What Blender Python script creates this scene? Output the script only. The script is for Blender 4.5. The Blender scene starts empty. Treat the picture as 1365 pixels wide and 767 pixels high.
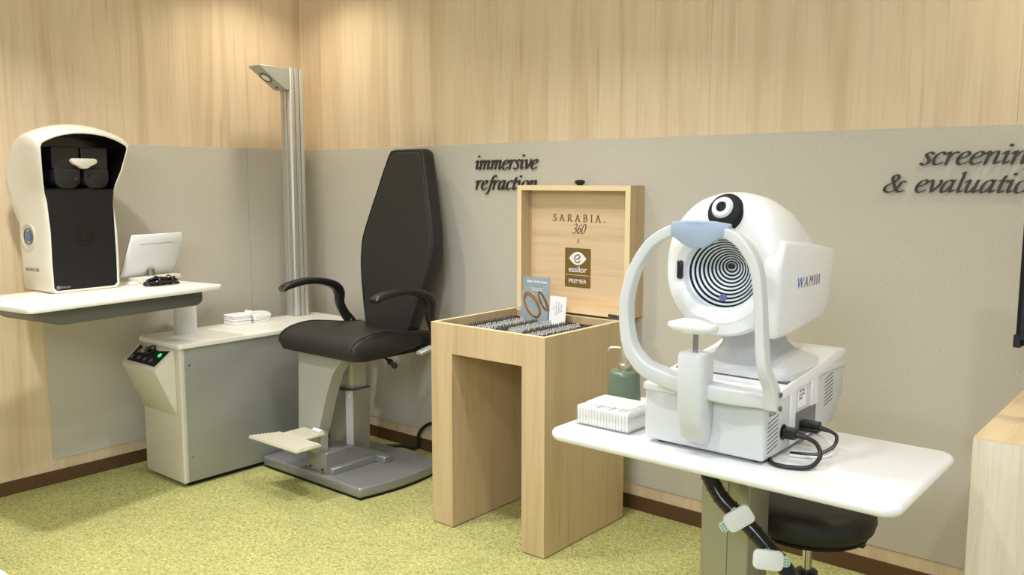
import bpy, bmesh, math, random
from mathutils import Vector, Matrix
random.seed(7)
S = bpy.context.scene
COL = S.collection
PI = math.pi

# ------------------------------------------------------------------ camera
def make_camera():
    yaw, pitch, roll = 0.69673658, 0.12043971, 0.00101278
    f = Vector((-math.sin(yaw)*math.cos(pitch), math.cos(yaw)*math.cos(pitch), -math.sin(pitch)))
    r0 = f.cross(Vector((0, 0, 1))).normalized()
    u0 = r0.cross(f)
    r = r0*math.cos(roll) + u0*math.sin(roll)
    u = -r0*math.sin(roll) + u0*math.cos(roll)
    cd = bpy.data.cameras.new('camera')
    cd.sensor_width = 36.0
    cd.lens = 1158.0023*36.0/1365.0
    cd.clip_start = 0.05
    co = bpy.data.objects.new('camera', cd)
    COL.objects.link(co)
    m = Matrix((r, u, -f)).transposed().to_4x4()
    m.translation = Vector((4.148338, -3.102451, 1.4))
    co.matrix_world = m
    S.camera = co
make_camera()

# ------------------------------------------------------------------ world, lights, exposure
S.view_settings.view_transform = 'Standard'
S.view_settings.look = 'None'
S.view_settings.gamma = 1.0
S.view_settings.use_curve_mapping = False
S.view_settings.exposure = 0.0
w = bpy.data.worlds.new('world')
S.world = w
w.use_nodes = True
w.node_tree.nodes['Background'].inputs[0].default_value = (0.90, 0.95, 1.0, 1)
w.node_tree.nodes['Background'].inputs[1].default_value = 0.52

def area(name, loc, target, size, power, color=(1, 1, 1), shape='DISK', size_y=None, spread=PI):
    l = bpy.data.lights.new(name, 'AREA')
    l.shape = shape
    l.size = size
    if size_y:
        l.size_y = size_y
    l.energy = power
    l.color = color
    l.spread = spread
    o = bpy.data.objects.new(name, l)
    COL.objects.link(o)
    o.location = loc
    d = Vector(target) - Vector(loc)
    o.rotation_euler = d.to_track_quat('-Z', 'Y').to_euler()
    return o
CEIL = 2.62
DOWNLIGHTS = [  # x, y, power, colour
    (1.08, -1.95, 19, (1.0, 0.97, 0.95)),
    (0.45, -0.45, 5.0, (1.0, 0.92, 0.76)),
    (1.70, -1.05, 4.5, (1.0, 0.98, 0.98)),
    (2.25, -1.25, 13, (0.98, 0.98, 1.0)),
    (2.75, -2.30, 12, (0.97, 0.98, 1.0)),
    (3.98, -0.35, 4.5, (1.0, 0.86, 0.62)),
    (4.40, -1.90, 13, (0.95, 0.97, 1.0)),
]
for i, (x, y, p, c) in enumerate(DOWNLIGHTS):
    area('downlight_glow', (x, y, CEIL-0.03), (x, y, 0), 0.13, p, c, spread=math.radians(124))
area('camera_side_fill', (3.7, -3.9, CEIL-0.05), (1.8, -0.9, 0.6), 1.6, 72, (0.84, 0.91, 1.0), 'RECTANGLE', 1.2)  # unseen cool fill added behind the camera, like bounced flash; no fixture

# ------------------------------------------------------------------ materials
def lin(c):
    c = c/255.0
    return c/12.92 if c <= 0.04045 else ((c+0.055)/1.055)**2.4
def rgb(r, g, b):
    return (lin(r), lin(g), lin(b), 1)

def plain(name, col, rough=0.5, metal=0.0, bump=0.0, bscale=400, var=0.03, vscale=6, coat=0.0, trans=0.0, emit=None, spec=0.5, alpha=1.0):
    m = bpy.data.materials.new(name)
    m.use_nodes = True
    nt = m.node_tree
    b = nt.nodes['Principled BSDF']
    b.inputs['Roughness'].default_value = rough
    b.inputs['Metallic'].default_value = metal
    b.inputs['Specular IOR Level'].default_value = spec
    if coat:
        b.inputs['Coat Weight'].default_value = coat
        b.inputs['Coat Roughness'].default_value = 0.15
    if trans:
        b.inputs['Transmission Weight'].default_value = trans
        b.inputs['IOR'].default_value = 1.45
    if emit:
        b.inputs['Emission Color'].default_value = emit[0]
        b.inputs['Emission Strength'].default_value = emit[1]
    tc = nt.nodes.new('ShaderNodeTexCoord')
    n = nt.nodes.new('ShaderNodeTexNoise')
    n.inputs['Scale'].default_value = vscale
    n.inputs['Detail'].default_value = 3
    nt.links.new(tc.outputs['Object'], n.inputs['Vector'])
    mx = nt.nodes.new('ShaderNodeMix')
    mx.data_type = 'RGBA'
    mx.inputs[6].default_value = tuple(max(0, c*(1-var)) for c in col[:3])+(1,)
    mx.inputs[7].default_value = tuple(min(1, c*(1+var)) for c in col[:3])+(1,)
    nt.links.new(n.outputs['Fac'], mx.inputs[0])
    nt.links.new(mx.outputs[2], b.inputs['Base Color'])
    if bump:
        n2 = nt.nodes.new('ShaderNodeTexNoise')
        n2.inputs['Scale'].default_value = bscale
        n2.inputs['Detail'].default_value = 2
        nt.links.new(tc.outputs['Object'], n2.inputs['Vector'])
        bp = nt.nodes.new('ShaderNodeBump')
        bp.inputs['Strength'].default_value = bump
        bp.inputs['Distance'].default_value = 0.002
        nt.links.new(n2.outputs['Fac'], bp.inputs['Height'])
        nt.links.new(bp.outputs['Normal'], b.inputs['Normal'])
    return m

def ramp(nt, src, stops):
    r = nt.nodes.new('ShaderNodeValToRGB')
    while len(r.color_ramp.elements) < len(stops):
        r.color_ramp.elements.new(0.5)
    for e, (p, c) in zip(r.color_ramp.elements, stops):
        e.position = p
        e.color = c
    nt.links.new(src, r.inputs['Fac'])
    return r

def wood(name, light, mid, dark, grain='Z', rough=0.45, k=1.0, spec=0.4):
    m = bpy.data.materials.new(name)
    m.use_nodes = True
    nt = m.node_tree
    b = nt.nodes['Principled BSDF']
    b.inputs['Roughness'].default_value = rough
    b.inputs['Specular IOR Level'].default_value = spec
    tc = nt.nodes.new('ShaderNodeTexCoord')
    def mapped(a, l):
        mp = nt.nodes.new('ShaderNodeMapping')
        s = [a*k]*3
        s['XYZ'.index(grain)] = l*k
        mp.inputs['Scale'].default_value = s
        nt.links.new(tc.outputs['Object'], mp.inputs['Vector'])
        return mp.outputs[0]
    n1 = nt.nodes.new('ShaderNodeTexNoise')
    n1.inputs['Scale'].default_value = 1.0
    n1.inputs['Detail'].default_value = 6
    n1.inputs['Roughness'].default_value = 0.6
    n1.inputs['Distortion'].default_value = 0.6
    nt.links.new(mapped(9, 0.55), n1.inputs['Vector'])
    r1 = ramp(nt, n1.outputs['Fac'], [(0.25, dark), (0.42, mid), (0.55, light), (0.8, mid)])
    n2 = nt.nodes.new('ShaderNodeTexNoise')
    n2.inputs['Scale'].default_value = 1.0
    n2.inputs['Detail'].default_value = 4
    nt.links.new(mapped(70, 2.2), n2.inputs['Vector'])
    r2 = ramp(nt, n2.outputs['Fac'], [(0.3, (0.86, 0.82, 0.78, 1)), (0.5, (1, 1, 1, 1)), (0.75, (0.96, 0.95, 0.93, 1))])
    n3 = nt.nodes.new('ShaderNodeTexNoise')
    n3.inputs['Scale'].default_value = 1.0
    n3.inputs['Detail'].default_value = 2
    nt.links.new(mapped(24, 1.4), n3.inputs['Vector'])
    r3 = ramp(nt, n3.outputs['Fac'], [(0.24, (0.80, 0.72, 0.66, 1)), (0.33, (1, 1, 1, 1)), (1.0, (1, 1, 1, 1))])
    def mul(a, c, f):
        mx = nt.nodes.new('ShaderNodeMix')
        mx.data_type = 'RGBA'
        mx.blend_type = 'MULTIPLY'
        mx.inputs[0].default_value = f
        nt.links.new(a, mx.inputs[6])
        nt.links.new(c, mx.inputs[7])
        return mx.outputs[2]
    c = mul(r1.outputs[0], r2.outputs[0], 0.55)
    c = mul(c, r3.outputs[0], 0.7)
    nt.links.new(c, b.inputs['Base Color'])
    bp = nt.nodes.new('ShaderNodeBump')
    bp.inputs['Strength'].default_value = 0.08
    bp.inputs['Distance'].default_value = 0.001
    nt.links.new(n2.outputs['Fac'], bp.inputs['Height'])
    nt.links.new(bp.outputs['Normal'], b.inputs['Normal'])
    return m

def woven(name, c0, c1):
    m = bpy.data.materials.new(name)
    m.use_nodes = True
    nt = m.node_tree
    b = nt.nodes['Principled BSDF']
    b.inputs['Roughness'].default_value = 0.92
    b.inputs['Specular IOR Level'].default_value = 0.15
    tc = nt.nodes.new('ShaderNodeTexCoord')
    vals = []
    for sc in ((700, 700, 150), (150, 150, 700)):
        mp = nt.nodes.new('ShaderNodeMapping')
        mp.inputs['Scale'].default_value = sc
        nt.links.new(tc.outputs['Object'], mp.inputs['Vector'])
        n = nt.nodes.new('ShaderNodeTexNoise')
        n.inputs['Scale'].default_value = 0.7
        n.inputs['Detail'].default_value = 2
        nt.links.new(mp.outputs[0], n.inputs['Vector'])
        vals.append(n.outputs['Fac'])
    ad = nt.nodes.new('ShaderNodeMath')
    ad.operation = 'ADD'
    nt.links.new(vals[0], ad.inputs[0])
    nt.links.new(vals[1], ad.inputs[1])
    hf = nt.nodes.new('ShaderNodeMath')
    hf.operation = 'MULTIPLY'
    hf.inputs[1].default_value = 0.5
    nt.links.new(ad.outputs[0], hf.inputs[0])
    r = ramp(nt, hf.outputs[0], [(0.3, c0), (0.7, c1)])
    nt.links.new(r.outputs[0], b.inputs['Base Color'])
    bp = nt.nodes.new('ShaderNodeBump')
    bp.inputs['Strength'].default_value = 0.25
    bp.inputs['Distance'].default_value = 0.0015
    nt.links.new(hf.outputs[0], bp.inputs['Height'])
    nt.links.new(bp.outputs['Normal'], b.inputs['Normal'])
    return m

def carpet_mat():
    m = bpy.data.materials.new('green_carpet')
    m.use_nodes = True
    nt = m.node_tree
    b = nt.nodes['Principled BSDF']
    b.inputs['Roughness'].default_value = 0.97
    b.inputs['Specular IOR Level'].default_value = 0.1
    tc = nt.nodes.new('ShaderNodeTexCoord')
    def noise(sc, det, vs=(1, 1, 1), dist=0):
        mp = nt.nodes.new('ShaderNodeMapping')
        mp.inputs['Scale'].default_value = vs
        nt.links.new(tc.outputs['Object'], mp.inputs['Vector'])
        n = nt.nodes.new('ShaderNodeTexNoise')
        n.inputs['Scale'].default_value = sc
        n.inputs['Detail'].default_value = det
        n.inputs['Distortion'].default_value = dist
        nt.links.new(mp.outputs[0], n.inputs['Vector'])
        return n.outputs['Fac']
    n1 = noise(105, 5, (1, 1.0, 1), 1.5)
    r1 = ramp(nt, n1, [(0.27, rgb(112, 116, 70)), (0.43, rgb(165, 165, 104)), (0.53, rgb(197, 193, 124)), (0.70, rgb(222, 217, 154))])
    n2 = noise(5, 4)
    r2 = ramp(nt, n2, [(0.3, (0.87, 0.90, 0.90, 1)), (0.6, (1, 1, 1, 1))])
    mx = nt.nodes.new('ShaderNodeMix')
    mx.data_type = 'RGBA'
    mx.blend_type = 'MULTIPLY'
    mx.inputs[0].default_value = 0.8
    nt.links.new(r1.outputs[0], mx.inputs[6])
    nt.links.new(r2.outputs[0], mx.inputs[7])
    nt.links.new(mx.outputs[2], b.inputs['Base Color'])
    n3 = noise(300, 3)
    bp = nt.nodes.new('ShaderNodeBump')
    bp.inputs['Strength'].default_value = 0.7
    bp.inputs['Distance'].default_value = 0.006
    nt.links.new(n3, bp.inputs['Height'])
    nt.links.new(bp.outputs['Normal'], b.inputs['Normal'])
    return m

def brushed(name, col, rough=0.35, axis='Z', metal=0.8):
    m = plain(name, col, rough, metal)
    nt = m.node_tree
    b = nt.nodes['Principled BSDF']
    tc = nt.nodes.new('ShaderNodeTexCoord')
    mp = nt.nodes.new('ShaderNodeMapping')
    s = [600]*3
    s['XYZ'.index(axis)] = 3
    mp.inputs['Scale'].default_value = s
    nt.links.new(tc.outputs['Object'], mp.inputs['Vector'])
    n = nt.nodes.new('ShaderNodeTexNoise')
    n.inputs['Scale'].default_value = 1
    nt.links.new(mp.outputs[0], n.inputs['Vector'])
    bp = nt.nodes.new('ShaderNodeBump')
    bp.inputs['Strength'].default_value = 0.12
    bp.inputs['Distance'].default_value = 0.001
    nt.links.new(n.outputs['Fac'], bp.inputs['Height'])
    nt.links.new(bp.outputs['Normal'], b.inputs['Normal'])
    return m

def clear(name):
    m = bpy.data.materials.new(name)
    m.use_nodes = True
    nt = m.node_tree
    nt.nodes.remove(nt.nodes['Principled BSDF'])
    out = nt.nodes['Material Output']
    tr = nt.nodes.new('ShaderNodeBsdfTransparent')
    tr.inputs[0].default_value = (0.97, 0.97, 0.96, 1)
    gl = nt.nodes.new('ShaderNodeBsdfGlossy')
    gl.inputs['Roughness'].default_value = 0.05
    lw = nt.nodes.new('ShaderNodeLayerWeight')
    lw.inputs[0].default_value = 0.25
    fr = nt.nodes.new('ShaderNodeMath')
    fr.operation = 'MULTIPLY_ADD'
    fr.inputs[1].default_value = 0.45
    fr.inputs[2].default_value = 0.04
    nt.links.new(lw.outputs['Facing'], fr.inputs[0])
    mx = nt.nodes.new('ShaderNodeMixShader')
    nt.links.new(fr.outputs[0], mx.inputs[0])
    nt.links.new(tr.outputs[0], mx.inputs[1])
    nt.links.new(gl.outputs[0], mx.inputs[2])
    nt.links.new(mx.outputs[0], out.inputs[0])
    return m

M = dict(
    wall_wood=wood('maple_wall_laminate', rgb(230, 208, 176), rgb(221, 197, 163), rgb(204, 177, 141), 'Z', 0.5, 1.0),
    desk_wood=wood('maple_veneer', rgb(206, 182, 144), rgb(197, 172, 133), rgb(178, 150, 110), 'Z', 0.42, 1.3),
    lid_wood=wood('maple_veneer_cross_grain', rgb(232, 206, 166), rgb(224, 196, 154), rgb(206, 176, 136), 'X', 0.42, 1.1),
    counter_wood=wood('pale_bleached_maple', rgb(242, 230, 212), rgb(234, 220, 200), rgb(216, 200, 180), 'Z', 0.42, 1.6),
    edge_wood=plain('pale_wood_edge_band', rgb(240, 218, 172), 0.4),
    top_wood=wood('maple_worktop', rgb(236, 212, 172), rgb(228, 202, 160), rgb(210, 182, 140), 'Y', 0.4, 1.2),
    base=plain('brown_skirting', rgb(92, 66, 40), 0.5),
    fabric=woven('beige_grey_woven_panel', rgb(190, 183, 169), rgb(212, 206, 193)),
    carpet=carpet_mat(),
    ceil=plain('white_ceiling_paint', rgb(235, 232, 225), 0.9),
    letter=plain('dark_brown_letter', rgb(62, 54, 44), 0.5),
    white=plain('white_plastic', rgb(236, 237, 238), 0.32, coat=0.15),
    white2=plain('cool_white_plastic', rgb(210, 212, 213), 0.4),
    ivory=plain('ivory_plastic', rgb(226, 221, 205), 0.35, coat=0.15),
    cream=plain('cream_powder_coat', rgb(212, 207, 190), 0.45),
    lam=plain('white_laminate', rgb(240, 239, 230), 0.35),
    glosslam=plain('white_worktop', rgb(240, 240, 240), 0.28, coat=0.2),
    darkgrey=plain('dark_grey_metal', rgb(98, 100, 96), 0.45, 0.2),
    cabgrey=plain('grey_steel_panel', rgb(156, 158, 153), 0.42, 0.35, bump=0.05, bscale=900),
    basegrey=plain('silver_grey_coat', rgb(152, 153, 152), 0.38, 0.45, bump=0.04, bscale=900),
    plate=plain('light_grey_coat', rgb(178, 178, 170), 0.45, 0.2),
    alu=brushed('anodised_aluminium', rgb(200, 199, 192), 0.42, 'Z', 0.45),
    alu2=brushed('beige_aluminium', rgb(170, 167, 152), 0.4, 'Z', 0.5),
    chrome=plain('chrome', rgb(205, 205, 208), 0.12, 1.0),
    leather=plain('black_leather', rgb(40, 40, 38), 0.45, bump=0.25, bscale=700, spec=0.4),
    blackp=plain('black_plastic', rgb(30, 30, 30), 0.35),
    blackm=plain('matt_black_plastic', rgb(28, 28, 27), 0.6, spec=0.22),
    blackg=plain('gloss_black', rgb(14, 14, 15), 0.15),
    glass=plain('dark_lens_glass', rgb(24, 26, 36), 0.08, coat=0.5),
    foot=plain('ivory_ribbed_plastic', rgb(206, 200, 180), 0.5),
    bluepad=plain('blue_grey_silicone', rgb(160, 176, 196), 0.45),
    seafoam=plain('sea_green_plastic', rgb(190, 216, 198), 0.4),
    olive=plain('olive_green_ceramic', rgb(98, 114, 92), 0.35, coat=0.2),
    champ=brushed('champagne_metal', rgb(214, 206, 184), 0.3, 'Z', 0.9),
    paper=plain('white_paper', rgb(248, 248, 246), 0.85, bump=0.1, bscale=200),
    acrylic=clear('clear_acrylic'),
    bronze=plain('bronze_print', rgb(126, 98, 44), 0.5),
    brownprint=plain('brown_engraving', rgb(112, 84, 52), 0.6),
    whiteprint=plain('white_print', rgb(246, 246, 242), 0.5),
    greyprint=plain('grey_print', rgb(120, 120, 124), 0.5),
    blueprint=plain('blue_print', rgb(60, 110, 180), 0.5),
    darkred=plain('dark_red_lining', rgb(92, 36, 26), 0.6),
    gold=plain('gold_metal', rgb(206, 160, 96), 0.25, 0.9),
    tort=plain('amber_frame_print', rgb(120, 78, 44), 0.3),
    brochure=plain('slate_blue_print', rgb(152, 166, 172), 0.35, var=0.25, vscale=14),
    violet=plain('violet_reflection_glass', rgb(120, 112, 176), 0.2),
    green=plain('green_indicator', rgb(40, 190, 110), 0.3, emit=(rgb(30, 220, 110), 1.2)),
    lampglass=plain('frosted_lamp', rgb(240, 238, 220), 0.3),
    ring=plain('white_ring', rgb(226, 234, 244), 0.3),
    lensmetal=plain('trial_lens_metal', rgb(120, 120, 120), 0.35, 0.7),
    lenswhite=plain('trial_lens_rim', rgb(196, 196, 192), 0.4),
    steel=plain('stainless_steel', rgb(170, 168, 160), 0.25, 1.0),
    bluering=plain('blue_disc', rgb(82, 112, 160), 0.3),
    downlight=plain('downlight_diffuser', (1, 1, 1, 1), 0.5, emit=((1, 0.95, 0.85, 1), 8)),
)

# ------------------------------------------------------------------ object helpers
W = {}
def thing(name, label, cat, loc=(0, 0, 0), rotz=0, group=None, kind=None):
    o = bpy.data.objects.new(name, None)
    o.empty_display_size = 0.05
    COL.objects.link(o)
    o.location = loc
    o.rotation_euler = (0, 0, rotz)
    if label:
        o['label'] = label
    if cat:
        o['category'] = cat
    if group:
        o['group'] = group
    if kind:
        o['kind'] = kind
    W[o.name] = Matrix.Translation(Vector(loc)) @ Matrix.Rotation(rotz, 4, 'Z')
    return o

def part(name, bm, mat, parent=None, label=None, local=False, smooth=True, angle=38, kind=None):
    """local: the bmesh is already in the parent's frame; otherwise it is in world coordinates"""
    if parent is not None and not local:
        bm.transform(W[parent.name].inverted())
    bmesh.ops.recalc_face_normals(bm, faces=bm.faces[:])
    me = bpy.data.meshes.new(name)
    bm.to_mesh(me)
    bm.free()
    mats = mat if isinstance(mat, (list, tuple)) else [mat]
    for mm in mats:
        me.materials.append(M[mm])
    if smooth:
        for p in me.polygons:
            p.use_smooth = True
        me.set_sharp_from_angle(angle=math.radians(angle))
    o = bpy.data.objects.new(name, me)
    COL.objects.link(o)
    if parent is not None:
        o.parent = parent
        W[o.name] = W[parent.name].copy()
    else:
        W[o.name] = Matrix.Identity(4)
    if label:
        o['label'] = label
    if kind:
        o['kind'] = kind
    return o

def solo(name, bm, mat, label, cat, loc, group=None, **k):
    """a thing that is one mesh, origin at its base"""
    bm.transform(Matrix.Translation(-Vector(loc)))
    o = part(name, bm, mat, None, **k)
    o.location = loc
    W[o.name] = Matrix.Translation(Vector(loc))
    o['label'] = label
    o['category'] = cat
    if group:
        o['group'] = group
    return o

def NB():
    return bmesh.new()
def add(dst, src):
    me = bpy.data.meshes.new('tmp')
    src.to_mesh(me)
    src.free()
    dst.from_mesh(me)
    bpy.data.meshes.remove(me)
    return dst
def bevel_all(bm, w, seg=2, ang=30):
    if w > 0:
        es = [e for e in bm.edges if len(e.link_faces) == 2 and e.calc_face_angle(0) > math.radians(ang)]
        bmesh.ops.bevel(bm, geom=es, offset=w, segments=seg, profile=0.5, affect='EDGES', clamp_overlap=True)
    return bm
def box(x0, x1, y0, y1, z0, z1, b=0.0, seg=2):
    bm = NB()
    bmesh.ops.create_cube(bm, size=1)
    for v in bm.verts:
        v.co = Vector(((x0+x1)/2+v.co.x*(x1-x0), (y0+y1)/2+v.co.y*(y1-y0), (z0+z1)/2+v.co.z*(z1-z0)))
    return bevel_all(bm, b, seg)
AX = {'x': lambda a, u, v: Vector((a, u, v)), 'y': lambda a, u, v: Vector((u, a, v)), 'z': lambda a, u, v: Vector((u, v, a))}
def prism(pts, ax, a0, a1, b=0.0, seg=2, ang=30):
    """pts (u,v) polygon extruded along ax"""
    bm = NB()
    f = AX[ax]
    A = [bm.verts.new(f(a0, u, v)) for u, v in pts]
    B = [bm.verts.new(f(a1, u, v)) for u, v in pts]
    n = len(pts)
    bm.faces.new(A)
    bm.faces.new(B[::-1])
    for i in range(n):
        bm.faces.new((A[i], B[i], B[(i+1) % n], A[(i+1) % n]))
    bmesh.ops.recalc_face_normals(bm, faces=bm.faces[:])
    return bevel_all(bm, b, seg, ang)
def rrect(u0, u1, v0, v1, r, n=6, rs=None):
    rs = rs or [r]*4
    out = []
    for (cu, cv, a0, rr) in ((u1, v0, -PI/2, rs[0]), (u1, v1, 0, rs[1]), (u0, v1, PI/2, rs[2]), (u0, v0, PI, rs[3])):
        cx = cu-rr if cu == u1 else cu+rr
        cy = cv-rr if cv == v1 else cv+rr
        for i in range(n+1):
            a = a0+PI/2*i/n
            out.append((cx+rr*math.cos(a), cy+rr*math.sin(a)))
    return out
def loft(secs, cap0=True, cap1=True, closed=True):
    bm = NB()
    rows = [[bm.verts.new(Vector(p)) for p in s] for s in secs]
    n = len(rows[0])
    for a, b in zip(rows, rows[1:]):
        for i in range(n if closed else n-1):
            j = (i+1) % n
            bm.faces.new((a[i], a[j], b[j], b[i]))
    if cap0:
        bm.faces.new(rows[0][::-1])
    if cap1:
        bm.faces.new(rows[-1])
    bmesh.ops.recalc_face_normals(bm, faces=bm.faces[:])
    return bm
def frame(d):
    d = Vector(d).normalized()
    up = Vector((0, 0, 1)) if abs(d.z) < 0.95 else Vector((0, 1, 0))
    s = d.cross(up).normalized()
    return s, s.cross(d).normalized()
def lathe(prof, origin, axis=(0, 0, 1), n=32, cap=True):
    """prof: (radius, height along axis)"""
    o = Vector(origin)
    d = Vector(axis).normalized()
    s, u = frame(d)
    secs = [[o+d*h+(s*math.cos(2*PI*i/n)+u*math.sin(2*PI*i/n))*max(r, 1e-5) for i in range(n)] for r, h in prof]
    return loft(secs, cap, cap)
def cyl(p0, p1, r, r1=None, n=24, b=0.0):
    p0 = Vector(p0)
    p1 = Vector(p1)
    L = (p1-p0).length
    r1 = r if r1 is None else r1
    if b:
        return lathe([(r-b, 0), (r, b), (r1, L-b), (r1-b, L)], p0, p1-p0, n)
    return lathe([(r, 0), (r1, L)], p0, p1-p0, n)
def spline(pts, sub=6, closed=False):
    P = [Vector(p) for p in pts]
    out = []
    n = len(P)
    for i in range(n if closed else n-1):
        p1, p2 = P[i], P[(i+1) % n]
        p0 = P[i-1] if (i > 0 or closed) else p1*2-p2
        p3 = P[(i+2) % n] if (i+2 < n or closed) else p2*2-p1
        for k in range(sub):
            t = k/sub
            out.append(0.5*((2*p1)+(p2-p0)*t+(2*p0-5*p1+4*p2-p3)*t*t+(3*p1-p0-3*p2+p3)*t**3))
    if not closed:
        out.append(P[-1])
    return out
def tube(pts, r, n=10, sub=6, smoothp=True):
    P = spline(pts, sub) if smoothp else [Vector(p) for p in pts]
    secs = []
    prev = None
    for i, p in enumerate(P):
        d = (P[min(i+1, len(P)-1)]-P[max(i-1, 0)]).normalized()
        if prev is None:
            s, u = frame(d)
        else:
            s = (prev-d*prev.dot(d)).normalized()
            u = s.cross(d)
        prev = s
        rr = r(i/(len(P)-1)) if callable(r) else r
        secs.append([p+(s*math.cos(2*PI*k/n)+u*math.sin(2*PI*k/n))*rr for k in range(n)])
    return loft(secs)
def sweep(path, side, sec, sub=5):
    """path: list of (Vector3, half width in plane, half depth along side); section is a rounded rectangle"""
    P = spline([Vector((*p, )) for p, a, b in path], sub)
    A = spline([Vector((a, b, 0)) for p, a, b in path], sub)
    side = Vector(side).normalized()
    secs = []
    for i, p in enumerate(P):
        d = (P[min(i+1, len(P)-1)]-P[max(i-1, 0)]).normalized()
        q = side.cross(d).normalized()
        a, b = A[i].x, A[i].y
        secs.append([p+q*a*u+side*b*v for u, v in sec])
    return loft(secs)
def supell(n=28, e=3.2):
    out = []
    for i in range(n):
        t = 2*PI*i/n
        c, s = math.cos(t), math.sin(t)
        out.append((math.copysign(abs(c)**(2/e), c), math.copysign(abs(s)**(2/e), s)))
    return out
def xform(bm, mtx):
    bm.transform(mtx)
    return bm
def text_bm(body, size, depth, spacing=1.0, shear=0.0, bold=0.0, align='CENTER'):
    cu = bpy.data.curves.new('t', 'FONT')
    cu.body = body
    cu.size = size
    cu.extrude = depth
    cu.space_character = spacing
    cu.shear = shear
    cu.offset = bold
    cu.align_x = align
    cu.resolution_u = 3
    o = bpy.data.objects.new('t', cu)
    COL.objects.link(o)
    me = bpy.data.meshes.new_from_object(o)
    bm = NB()
    bm.from_mesh(me)
    bpy.data.objects.remove(o)
    bpy.data.curves.remove(cu)
    bpy.data.meshes.remove(me)
    return bm
def basis(o, x, y):
    """matrix: local x -> x, local y -> y, at o"""
    x = Vector(x).normalized()
    y = Vector(y).normalized()
    m = Matrix((x, y, x.cross(y))).transposed().to_4x4()
    m.translation = Vector(o)
    return m

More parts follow.
